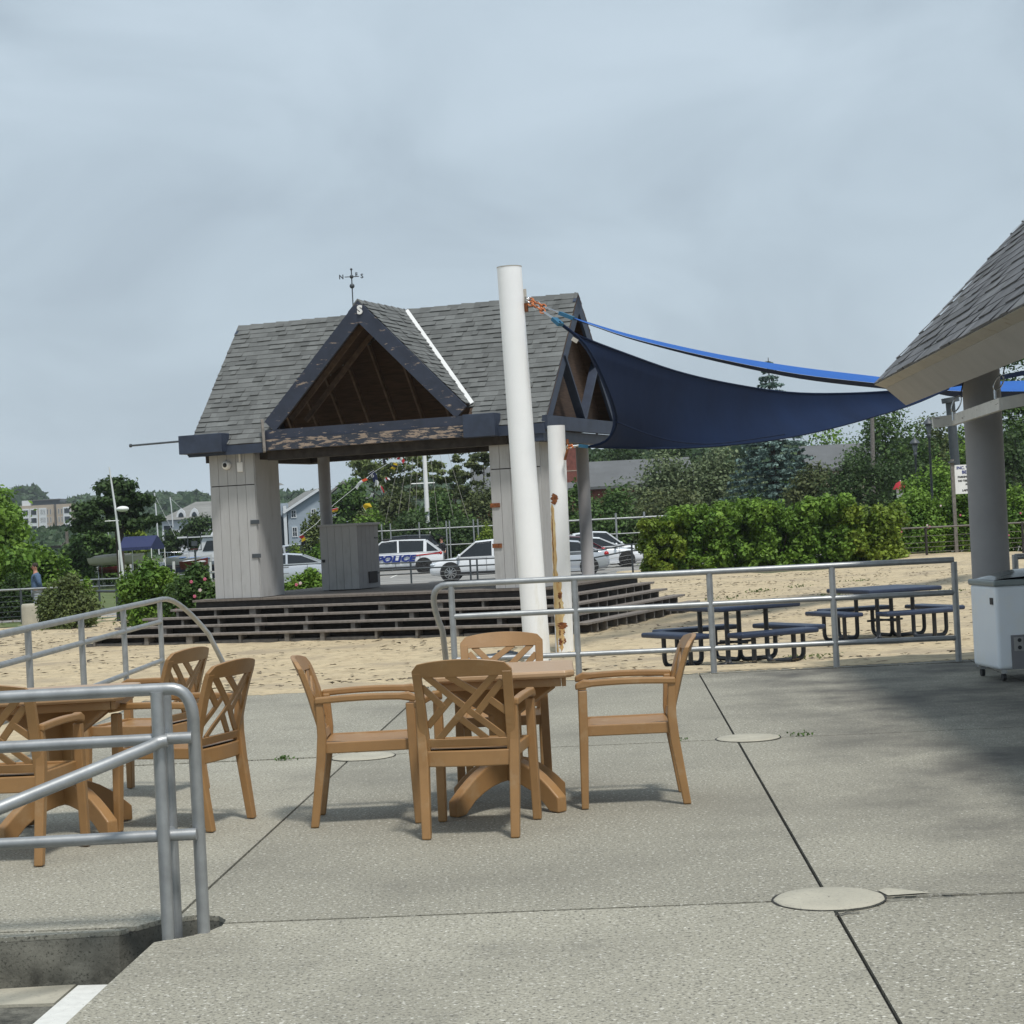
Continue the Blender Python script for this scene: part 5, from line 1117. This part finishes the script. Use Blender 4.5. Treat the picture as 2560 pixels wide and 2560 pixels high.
# ---------------------------------------------------------------- buildings far behind
M_['sidb']=mat('blue_grey_siding',(.30,.35,.40),.75,.06,1,stretch=(.3,.3,9)); M_['roofg']=mat('grey_roof_shingle',(.21,.21,.20),.9,.15,1.2,stretch=(.3,.3,3)); M_['trimw']=mat('white_trim',(.62,.64,.66),.6,.05,3)
M_['pane']=glass('window_glass',(.035,.045,.055)); M_['brick']=mat('red_brick',(.19,.065,.05),.85,.25,4); M_['beige']=mat('beige_brick',(.40,.33,.26),.8,.1,.6); M_['roofd']=mat('dark_grey_roof',(.12,.125,.13),.9,.12,.6)
def window(par,x,y,z,w,h,frame=.10,mx_=True,m=None):
    f=MB(); 
    for a,b,c,d in ((x-w/2,z,frame,h+frame),(x+w/2,z,frame,h+frame)): f.box((a,y-.03,b),(c,.08,d))
    for zz in (z-h/2,z+h/2): f.box((x,y-.032,zz),(w+frame,.08,frame))
    if mx_: f.box((x,y-.028,z),(w,.05,frame*.5)); f.box((x,y-.026,z),(frame*.5,.05,h))
    fo=f.build('window',m or M_['trimw'],par); MB().box((x,y-.005,z),(w,.03,h)).build('pane',M_['pane'],fo)
def roofm(par,x0,x1,y0,y1,ze,zr,m,axis='y',ov=.4,name='roof'):
    mb=MB()
    if axis=='y':
        c=(x0+x1)/2; P=[(x0-ov,ze-.15),(c,zr),(x1+ov,ze-.15),(x1+ov,ze-.35),(c,zr-.22),(x0-ov,ze-.35)]; mb.prism([(a,b) for a,b in P],y1-y0+2*ov,Matrix.Translation((0,y1+ov,0))@Matrix.Rotation(math.pi/2,4,'X'))
    else:
        c=(y0+y1)/2; P=[(y0-ov,ze-.15),(c,zr),(y1+ov,ze-.15),(y1+ov,ze-.35),(c,zr-.22),(y0-ov,ze-.35)]; R=Matrix(((0,0,1,x0-ov),(1,0,0,0),(0,1,0,0),(0,0,0,1))); mb.prism(P,x1-x0+2*ov,R)
    return mb.build(name,m,par)
# blue-grey house with the gable end
c=at(799,1300,170); h=thing('house','blue-grey clapboard house with a steep grey roof and cupola seen through the pavilion','house',(c.x,170,-.6),.22)
zp=at(799,1223,170).z+.6; ze=at(721,1272,170).z+.6
MB().prism([(-2.85,0),(5.2,0),(5.2,ze-1.5),(0,zp-.15),(-2.85,ze)],11,Matrix.Translation((0,11,0))@Matrix.Rotation(math.pi/2,4,'X')).build('wall',M_['sidb'],h)
mb=MB(); mb.prism([(-3.3,ze-.25),(0,zp+.08),(5.6,ze-1.75),(5.6,ze-1.95),(0,zp-.13),(-3.3,ze-.45)],11.8,Matrix.Translation((0,11.4,0))@Matrix.Rotation(math.pi/2,4,'X')); rf=mb.build('roof',M_['roofg'],h)
mb=MB(); mb.bar((-3.3,-.43,ze-.35),(0,-.43,zp-.03),.05,.22); mb.bar((0,-.43,zp-.03),(5.6,-.43,ze-1.85),.05,.22); mb.build('rake_trim',M_['trimw'],h)
px=lambda u,v:( (at(u,v,170).x-c.x), at(u,v,170).z+.6)
for u,v,w,hh in ((734,1285,.42,.66),(784,1282,.42,.66),(737,1330,.42,.85)): x,z=px(u,v); window(h,x,0,z,w,hh,.07)
for u in (704,722): x,_=px(u,1320); MB().box((x-.3,.6 if u<710 else -.1,2.5),(.28,.28,5)).build('porch_post',M_['trimw'],h)
x,z=px(712,1340); MB().box((-4.3,2.2,2.0),(2.9,4,4)).build('porch',M_['pane'],h); MB().box((-4.3,2.2,4.7),(3.1,4.2,1.1)).build('porch_wall',M_['sidb'],h)
mb=MB().box((-4.2,10,zp-.4),(2.3,2.3,2.6)); mb.build('cupola',M_['trimw'],h); MB().lathe([(2.2,zp+.8),(.01,zp+1.9)],4,(-4.2,10,0)).build('cupola_roof',M_['roofg'],h)
c=at(862,1300,176); h=thing('house','pale house with white porch columns between the column and the dark tree','house',(c.x,176,-.6),.1)
MB().box((0,4,2.4),(5.6,8,4.8)).build('wall',M_['trimw'],h); roofm(h,-2.8,2.8,0,8,4.9,7.2,M_['roofg'])
for x in (-2.2,-1,.2,1.4): MB().box((x,-1.2,2.3),(.14,.14,4.4)).build('porch_post',M_['white'],h)
MB().box((0,-1.3,2.2),(5.6,.1,.9)).build('balcony_rail',M_['white'],h)
for x in (-1.6,-.4,.8): window(h,x,0,3.6,.4,.8,.06,False)
# dormered house left
c=at(478,1320,185); h=thing('house','pale grey house with two arched roof dormers behind the cabin cruiser','house',(c.x,185,-1),.12)
zr=at(500,1252,185).z+1; ze=at(430,1300,185).z+1; w0=at(405,1300,185).x-c.x; w1=at(600,1300,185).x-c.x
MB().box(((w0+w1)/2,5,ze/2),(w1-w0,10,ze)).build('wall',M_['trimw'],h)
mb=MB(); a=w0-.4;b=w1+.4; V=[(a,-.5,ze),(b,-.5,ze),(b,10.5,ze),(a,10.5,ze),(a+3.6,4,zr),(b-2,4,zr),(a+3.6,6,zr),(b-2,6,zr)]; mb.add(V,[(0,1,5,4),(2,3,6,7),(3,0,4,6),(1,2,7,5),(4,5,7,6),(0,3,2,1)]); mb.build('roof',M_['roofg'],h)
for u in (453,486):
    x=at(u,1295,185).x-c.x; z=ze+.25
    d=MB().prism([(x-.48,z),(x+.48,z),(x+.42,z+.3),(x+.26,z+.62),(x,z+.85),(x-.26,z+.62),(x-.42,z+.3)],2.5,Matrix.Translation((0,2.6,0))@Matrix.Rotation(math.pi/2,4,'X')).build('dormer',M_['trimw'],h)
    MB().prism([(x-.25,z+.02),(x+.25,z+.02),(x+.24,z+.2),(x+.14,z+.38),(x,z+.46),(x-.14,z+.38),(x-.24,z+.2)],.1,Matrix.Translation((0,.09,0))@Matrix.Rotation(math.pi/2,4,'X')).build('pane',M_['pane'],d)
window(h,at(421,1320,185).x-c.x,0,ze-1.6,.9,2.2,.1,False)
# apartment block
Y=640; c=at(116,1330,Y); h=thing('apartment_block','five-storey beige apartment block with dark windows at the far left horizon','building',(c.x,Y,-2),-.05)
X=lambda u:at(u,1330,Y).x-c.x
zt_=at(116,1262,Y).z+2; fl=20.2/FOC*Y
MB().box(((X(52)+X(137))/2,6,zt_/2),(X(137)-X(52),12,zt_)).build('wall',M_['beige'],h)
MB().box(((X(144)+X(184))/2,6,zt_/2),(X(184)-X(144),12,zt_)).build('wall',M_['beige'],h); MB().box((X(140.5),7,zt_/2),(X(145)-X(136),12,zt_)).build('stair_tower',M_['roofd'],h)
MB().box(((X(54)+X(76))/2,5,zt_+.9),(X(76)-X(54),7,1.8)).build('penthouse',M_['trimw'],h); MB().box(((X(80)+X(152))/2,5,zt_+.85),(X(152)-X(80),7,1.7)).build('penthouse',M_['pane'],h); MB().box(((X(80)+X(152))/2,5,zt_+1.75),(X(152)-X(78),8,.3)).build('penthouse_roof',M_['roofd'],h)
for r in range(5):
    z=zt_-2.4-r*fl
    for u,w in ((66,1.9),(86.5,2.0),(109,2.0),(171,2.0)):
        MB().box((X(u),-.12,z),(w*1.35,.2,fl)).build('facade_panel',M_['trimw'],h); window(h,X(u),-.2,z,w,1.8,.12,False)
    for u in (121.5,129,150,157.5): window(h,X(u),-.05,z,.35,1.8,.08,False)
# long low building with brick chimney behind the lot
Y=138; h=thing('house','long low building with dark grey roof and brick chimney behind the silvery shrubs','house',(at(1190,1250,Y).x,Y,-.6),0); x1=at(1730,1250,Y).x-h.location.x; s_=at(1560,1150,Y).z+.6
MB().box((x1/2,5,(s_-1.9)/2),(x1,10,s_-1.9)).build('wall',M_['brick'],h); roofm(h,0,x1,0,10,s_-1.7,s_+.15,M_['roofd'],'x'); 
a=at(1432,1170,Y-1).x-h.location.x; MB().box((a,1.2,at(1432,1128,Y).z/2+.4),(.86,.9,at(1432,1128,Y).z+1.0)).build('chimney',M_['brick'],h,.02); MB().box((a,1.2,at(1432,1176,Y).z+.6),(.9,.94,.06)).build('chimney_band',M_['beige'],h)
MB().box((a,1.2,at(1432,1126,Y).z+1.0),(1.0,1.04,.14)).build('chimney_cap',M_['beige'],h)
Y=150; h=thing('house','grey-roofed house behind the dark rounded tree','house',(at(2030,1150,Y).x,Y,-.6),0); x1=at(2200,1150,Y).x-h.location.x; s_=at(2100,1106,Y).z+.6
MB().box((x1/2,4,(s_-1.9)/2),(x1,8,s_-1.9)).build('wall',M_['beige'],h); roofm(h,0,x1,0,8,s_-1.9,s_,M_['roofd'],'x')
# ---------------------------------------------------------------- poles, lamps, sign, parasol
o=thing('utility_pole','weathered wooden utility pole in front of the tall green tree','pole',at(2181,1240,122)); b=o.location.copy(); MB().tube([Vector((0,0,-2)),at(2180,1040,122)-b],[.17,.14],10).build('shaft',M_['block'],o)
def lamp(u,vt,vb,Y,label):
    b=at(u+ (vb-vt)*.05,vb,Y); z=tz(b.x,Y); H=at(u,vt,Y).z-z; o=thing('street_lamp',label,'street lamp',(at(u,vt,Y).x,Y,z),0,'black lantern street lamps')
    MB().lathe([(.10,0),(.10,.5),(.055,.7),(.05,H-.95),(.09,H-.92),(.09,H-.78),(.05,H-.74)],12).build('pole',M_['dsteel'],o)
    MB().lathe([(.07,H-.74),(.13,H-.34),(.001,H-.34)],8).build('lantern_glass',M_['lid'],o); 
    MB().lathe([(.24,H-.34),(.22,H-.28),(.08,H-.14),(.03,H-.08),(.02,H),(.001,H)],16).build('lamp_cap',M_['dsteel'],o)
    for k in range(4): a=k*math.pi/2+.4; MB().bar((.09*math.cos(a),.09*math.sin(a),H-.74),(.16*math.cos(a),.16*math.sin(a),H-.33),.015,.015).build('lantern_bar',M_['dsteel'],o)
lamp(2320,1040,1300,79,'taller black lantern lamp just left of the pale hanging beam'); lamp(2286,1090,1300,86,'shorter black lantern lamp left of the taller one')
Y=72.5; a=at(2384,1163,Y); o=thing('beach_sign','white beach notice board on a grey post, half hidden by the round column','sign',(a.x,Y,0)); sw=1.35; sh=1.12; z1=a.z
MB().box((.02+sw/2,0,z1-sh/2),(sw,.03,sh)).build('panel',M_['white'],o); q=MB().box((-.06,0,(z1-.2)/2+.05),(.13,.13,z1+.55)); q.build('post',M_['block'],o); MB().box((-.06,0,z1+.12),(.26,.26,.06)).build('post_cap',M_['dsteel'],o); MB().box((sw+.12,0,(z1-.2)/2),(.13,.13,z1+.4)).build('post',M_['block'],o)
TX=lambda x,z:Matrix.Translation((x,-.022,z))@RX
for s_,x,z,sz in (('INC. VILLAGE',.10,z1-.12,.16),('BEACH',.30,z1-.29,.17),('PARKING BY',.13,z1-.47,.10),('NO TRESPASSING',.14,z1-.62,.10),('PERMIT',.42,z1-.76,.07),('ONLY',.5,z1-.86,.07),('LAST HOUR',.28,z1-.99,.10)): text('lettering',s_,sz,M_['pblue'] if sz>.12 else M_['blk'],o,TX(x,z),.002,.005,'LEFT')
Y=98; a=at(2252,1225,Y); o=thing('parasol','red patio parasol with white edge glimpsed between the trees and the roses','parasol',(a.x,Y,tz(a.x,Y))); H=at(2252,1200,Y).z-o.location.z
MB().tube([(0,0,0),(0,0,H)],.03,8).build('pole',M_['white'],o); MB().lathe([(.42,H-.48),(.40,H-.42),(.24,H-.16),(.01,H-.05)],12).build('canopy',mat('red_canvas',(.38,.02,.03),.8),o); MB().box((0,.1,H-.75),(.4,.1,.6)).build('menu_board',M_['white'],o)
# white mast with yard and rigging, and strings of signal flags
Y=112; b=at(1069,1300,Y); o=thing('flag_mast','tall white mast with a yard and thin rigging behind the parking lot','flagpole',(b.x,Y,tz(b.x,Y))); bb2=o.location.copy()
tp=at(1052,960,Y)-bb2; MB().tube([Vector((0,0,-.3)),tp*.5,tp],[.17,.13,.09],14).build('shaft',M_['white'],o)
yz=at(1066,1208,Y).z-bb2.z; yx=at(1066,1208,Y).x-bb2.x; MB().tube([(yx-.9,0,yz),(yx+.5,0,yz)],.04,8).build('yard',M_['white'],o)
for dx in (-2.1,-1.5,-1.0,-.6,.5,1.3,2.0): MB().tube([(dx*1.5,-.2,.5),(yx+dx*.25,0,tp.z*.93)],.012,4).build('stay',M_['cream'],o)
fc={'o':(.55,.07,.02),'r':(.45,.02,.03),'y':(.62,.42,.02),'n':(.01,.018,.06),'w':(.7,.7,.7),'k':(.015,.015,.02)}
FM={k:mat('flag_cloth_'+k,v,.8,.05,3,translucent=.3) for k,v in fc.items()}
FG='signal flags strung from the white mast'
def flag(u,v,Y,w,h,cols,ang,label,curl=.1):
    a=at(u,v,Y); t=thing('signal_flag',label,'flag',a,0,FG); k=len(cols); R=Matrix.Rotation(ang,3,'Y')
    for i,c_ in enumerate(cols):
        G=[]
        for q in range(5):
            f=(i+q/4)/k; G.append([R@Vector((w*(f-.5),curl*math.sin(f*5+g*.9),h*(g/4-.5)+.06*math.sin(f*4))) for g in range(5)])
        MB().grid(G).build('panel' if i else 'panel',FM[c_],t)
    MB().tube([R@Vector((-w/2,0,-h*.7)),R@Vector((-w/2,0,h*.7))],.012,5).build('halyard',FM['w'],t)
    return t
flag(971,1139,111,.30,.28,'o',.2,'orange signal flag highest on the string, under the eave')
flag(1002,1149,111,.48,.22,'rwr',.5,'red signal flag with a white stripe beside the orange one',.06)
flag(985,1165,111,.42,.26,'yky',1.9,'yellow and black striped signal flag hanging below the red one',.05)
flag(960,1152,110,.14,.36,'k',.1,'narrow dark signal flag left of the orange one')
f_=flag(934,1191,108,.58,.30,'n',1.05,'dark navy signal flag with a small white emblem in front of the airy tree',.04)
m=MB(); m.lathe([(.05,0),(.055,.004),(.08,.004),(.085,0)],16,(-.06,-.09,.02),M=Matrix.Rotation(math.pi/2,3,'X')); m.build('emblem',FM['w'],f_)
flag(968,1199,108,.30,.16,'wrw',-.5,'small white and red signal flag on the bare branches',.05)
flag(942,1209,107,.20,.30,'w',.2,'white signal flag below the navy one')
flag(955,1224,107,.14,.40,'wr',-.3,'thin white and red signal flag fluttering below the bare branches')
flag(903,1208,105,.80,.16,'wwo',-.72,'long white and orange signal flag stretched out over the dark tree',.04)
flag(932,1240,104,.24,.20,'wk',.4,'small black and white signal flag against the dark tree')
flag(918,1266,102,.42,.26,'y',-.5,'yellow signal flag in front of the dark tree')
flag(834,1276,98,.18,.40,'ry',1.4,'red and yellow signal flag hanging beside the round column')
flag(756,1350,92,.46,.22,'ryk',1.2,'red, yellow and black signal flag low in front of the willowy shrub')
MB_=MB().tube([at(1035,1100,112),at(1000,1140,111),at(935,1180,108),at(880,1225,104),at(834,1262,98),at(790,1310,95),at(752,1338,92)],.012,4); tag(MB_.build('flag_line',FM['w']),'thin sagging line carrying the signal flags','rope')
# ---------------------------------------------------------------- marina at the left
def hull(name,L,W_,H_,m,par,loc=(0,0,0),rz=0,deckm=None,flip=False):
    G=[]; n=12
    for k in range(n+1):
        t=k/n; w=W_/2*(1-t**3.2)*(.82+.18*min(1,t*4)); sh=H_*(1+.35*t*t); x=L*(t-.5)
        G.append([Vector((x,-w,sh)),Vector((x*.97,-w*.86,sh*.45)),Vector((x*.93,-w*.3,0)),Vector((x*.93,w*.3,0)),Vector((x*.97,w*.86,sh*.45)),Vector((x,w,sh))])
    m_=MB().grid(G); m_.add(G[0],[tuple(range(6))]); o=m_.build(name,m,par); o.location=loc; o.rotation_euler=(math.pi if flip else 0,0,rz)
    if deckm: MB().grid([[r[0]-Vector((0,-.04,.05)),r[-1]-Vector((0,.04,.05))] for r in G],False).build('deck',deckm,o)
    return o
M_['hullw']=mat('white_gelcoat',(.66,.67,.68),.3,.04,1); M_['hulld']=mat('dark_hull',(.02,.022,.035),.3,.1,1); M_['blued']=mat('blue_boat_cover',(.16,.24,.42),.8,.1,2); M_['creamh']=mat('cream_hull',(.50,.48,.42),.6,.08,3); M_['redp']=mat('red_paint',(.14,.02,.02),.5,.1,3)
Y=122; a=at(530,1385,Y); o=thing('cabin_cruiser','white cabin cruiser with dark hull moored left of the pavilion locker','boat',(a.x,Y,-1.35),math.pi-.12)
o.scale=(.76,1,1); hull('hull',9.5,3.0,1.25,M_['hulld'],o,(0,0,.0)); hull('topsides',9.7,3.1,.45,M_['hullw'],o,(0,0,1.12),0,M_['hullw'])
MB().prism([(-3.6,0),(1.2,0),(.3,1.45),(-3.4,1.5)],2.4,Matrix.Translation((0,1.2,1.75))@Matrix.Rotation(math.pi/2,4,'X')).build('cabin',M_['hullw'],o,.12)
for s_ in (-1,1):
    MB().prism([(-2.9,.55),(-1.75,.55),(-1.75,1.2),(-2.8,1.2)],.03,Matrix.Translation((0,s_*1.215+.015,1.75))@Matrix.Rotation(math.pi/2,4,'X')).build('window',M_['glass'],o); MB().prism([(-1.5,.55),(.35,.55),(-.05,1.2),(-1.5,1.2)],.03,Matrix.Translation((0,s_*1.215+.015,1.75))@Matrix.Rotation(math.pi/2,4,'X')).build('window',M_['glass'],o)
MB().prism([(-3.4,1.5),(-.2,1.5),(-1.0,2.35),(-3.1,2.5)],2.0,Matrix.Translation((0,1.0,1.75))@Matrix.Rotation(math.pi/2,4,'X')).build('flybridge',M_['hullw'],o,.15); MB().box((-.7,0,3.25),(6.3,2.7,.10)).build('hardtop',M_['hullw'],o)
for x in (1.6,2.9,4.2):
    for s_ in (-1,1): MB().tube([(x,s_*1.1*(1-(x/5)**3*.6),1.6),(x,s_*1.1*(1-(x/5)**3*.6),2.3)],.02,6).build('stanchion',M_['chrome'],o)
MB().tube([(1.0,-1.1,2.3),(3,-.95,2.3),(4.6,0,2.35),(3,.95,2.3),(1.0,1.1,2.3)],.02,6).build('bow_rail',M_['chrome'],o); MB().tube([(-1.2,0,4.2),(-1.2,0,4.6)],.03,6).build('antenna',M_['white'],o)
for u0,u1,v,Y,m,lb in ((415,470,1394,108,'blued','low boat under a blue and white cover in front of the cruiser, left one'),(462,530,1396,106,'blued','low boat under a blue cover beside the left locker'),(450,520,1404,103,'redp','red-hulled small boat in front of the covered boats')):
    a=at(u0,v,Y);b=at(u1,v,Y); o=thing('small_boat',lb,'boat',((a.x+b.x)/2,Y,a.z-.45),.1); hull('hull',b.x-a.x,1.5,.45,M_['hullw'] if m=='blued' else M_['redp'],o); MB().sphere((0,0,.40),1,16,8,((b.x-a.x)*.46,.6,.12)).build('boat_cover',M_[m] if m=='blued' else M_['hullw'],o)
def boatrack(o,L,h): 
    for x in (-L*.3,L*.3): MB().tube([(x,-.5,-h),(x,-.5,0),(x,.5,0),(x,.5,-h)],.03,6).build('rack_leg',M_['chrome'],o)
Y=99; a=at(222,1412,Y); b=at(361,1385,Y); o=thing('dinghy','long cream dinghy hull lying on a rack under the umbrella tree','boat',((a.x+b.x)/2,Y,at(290,1412,Y).z),.02); hull('hull',b.x-a.x,1.0,.42,M_['creamh'],o,(0,0,.0)); boatrack(o,b.x-a.x,1.4); MB().sphere((0,0,.43),1,16,6,((b.x-a.x)*.46,.40,.16)).build('boat_cover',M_['creamh'],o)
Y=96; el=at(296,1370,Y);er=at(378,1367,Y); rl=at(310,1342,Y);rr=at(388,1340,Y); wd=er.x-el.x; o=thing('canopy_tent','navy blue peaked canopy tent on thin white poles beside the dinghy','canopy',((el.x+er.x)/2,Y,0),0); X0=-wd/2; z0=el.z; z1_=rl.z
mb=MB(); dp=1.5; V=[(X0,0,z0),(X0+wd,0,z0),(X0+wd+.4,dp,z0),(X0+.4,dp,z0),(X0+.15,dp*.5,z1_),(X0+wd+.2,dp*.5,z1_)]; mb.add(V,[(0,1,5,4),(2,3,4,5),(1,2,5),(3,0,4)]); V2=[(x,y,z-.16) for x,y,z in V[:4]]; mb.add(V[:4]+V2,[(0,1,5,4),(1,2,6,5),(2,3,7,6),(3,0,4,7)]); cn=mb.build('canopy',mat('navy_canvas',(.022,.032,.10),.8,.06,1),o)
for x,y,_ in V[:4]: MB().tube([(x,y,-.8),(x,y,z0-.1)],.025,6).build('pole',M_['white'],o)
for i,(u0,v0,u1,v1,Y,lb) in enumerate(((307,1400,273,1168,93,'tall raked white sailboat mast crossing the umbrella tree'),(396,1345,386,1232,135,'white sailboat mast left of the wooded hill'),(431,1285,425,1243,170,'short white mast above the dormered house'),(272,1345,268,1300,150,'thin short white mast left of the umbrella tree trunk'))):
    a=at(u0,v0,Y);b=at(u1,v1,Y); o=thing('boat_mast',lb,'mast',a,0,'sailboat masts in the marina'); MB().tube([Vector((0,0,-1.2)),(b-a)*.5,b-a],[.07,.06,.035] if i==0 else .05,8).build('spar',M_['hullw'],o)
    if i==0:
        MB().sphere(at(294,1273,Y)-a+Vector((.25,0,0)),.32,14,8,(1,1,.45)).build('radar_dome',M_['white'],o); p=at(285,1302,Y)-a; MB().tube([p-Vector((.45,0,0)),p+Vector((.25,0,0))],.025,6).build('spreader',M_['white'],o)
    else: MB().tube([(b-a)*.95,(b-a)*.0+Vector((1.2,0,.1))],.012,4).build('stay',M_['white'],o)
Y=100; a=at(171,1410,Y); o=thing('light_pole','grey wooden light pole with a dark flat lamp head, before the apartment block','pole',(a.x,Y,a.z-.6)); t_=at(166,1320,Y)-o.location; MB().tube([Vector((0,0,0)),t_],.09,8).build('pole',M_['block'],o); q=at(140,1367,Y)-o.location; MB().box(q,(.52,.16,.13)).build('lamp_head',M_['blk'],o); MB().tube([q+Vector((.25,0,0)),at(168,1350,Y)-o.location],.03,6).build('arm',M_['block'],o)
Y=95; a=at(486,1358,Y); o=thing('basketball_hoop','basketball backboard on a post seen against the cabin cruiser','hoop',(a.x,Y,0)); mb=MB(); z=a.z
for x in (-.33,.33): mb.box((x,0,z),(.04,.04,.72))
for zz in (z-.35,z+.35): mb.box((0,0,zz),(.7,.04,.04))
mb.box((0,0,z-.02),(.3,.04,.25)); mb.build('backboard_frame',M_['dsteel'],o); MB().tube([(0,.1,-1),(0,.1,z-.3)],.05,8).build('post',M_['dsteel'],o); MB().tube([(.2*math.cos(k*.524),-.25+.2*math.sin(k*.524),z-.3) for k in range(13)],.015,6,False).build('rim',M_['redp'],o)
o=thing('dock','low wooden dock with white pilings and railings along the water','dock',(at(110,1425,103.5).x,103.5,0)); w=at(560,1400,103.5).x-o.location.x
MB().box((w/2,0,-.62),(w,1.6,.12)).build('planks',M_['block'],o); MB().tube([(0,-.7,.25),(w,-.7,.25)],.035,6).build('rail',M_['darkwood'],o); MB().tube([(0,-.7,-.1),(w,-.7,-.1)],.03,6).build('rail',M_['cream'],o)
for u in (118,181,199,234,247,262,330,352,402,437,471,528): x=at(u,1420,103).x-o.location.x; MB().tube([(x,-.8,-1.5),(x,-.8,random.uniform(.25,.62))],.085,8).build('piling',M_['hullw'],o)
for u,v,Y,L,m,lb in ((130,1432,101.5,1.6,'hullw','small white skiff at the dock just right of the man'),(215,1432,101,1.4,'hullw','small white skiff at the dock above the olive bush'),(270,1428,101.5,1.5,'redp','small red skiff at the dock below the dinghy')):
    a=at(u,v,Y); o=thing('skiff',lb,'boat',(a.x,Y,a.z-.1),.1); hull('hull',L,.8,.3,M_[m],o,deckm=M_['block'])
a=at(140,1425,100.5); o=thing('dock_box','red dock box behind the railing near the man','box',(a.x,100.5,a.z)); MB().box((0,0,0),(.28,.3,.42)).build('case',M_['redp'],o,.02); MB().box((0,0,.22),(.32,.34,.04)).build('lid',M_['redp'],o)
# dark hose lying on the sand behind the far chair
P=[]; 
for k in range(40): a=6.283*k/17; P.append((.20*math.cos(a)*(1+.15*math.sin(k)),.28*math.sin(a)+.05*math.sin(k*.7),.02+.002*k))
q=gr(1255,1640,-.30); o=thing('hose','loose coil of dark rubber hose on the sand behind the far armchair','hose',(q.x,q.y,tz(q.x,q.y)+.02)); MB().tube(P,.028,8).build('coil',M_['dsteel'],o)

# ---------------------------------------------------------------- air
hz_=MB().box((0,1200,58),(3600,2640,125)).build('haze',D.materials.new('haze_air')); tag(hz_,kind='stuff')
hm_=D.materials['haze_air']; hm_.use_nodes=True; ht=hm_.node_tree; ht.nodes.clear(); ho=N(ht,'ShaderNodeOutputMaterial'); hv=N(ht,'ShaderNodeVolumePrincipled')
hv.inputs['Color'].default_value=(.86,.93,1,1); hv.inputs['Density'].default_value=.00016; ht.links.new(hv.outputs[0],ho.inputs['Volume'])
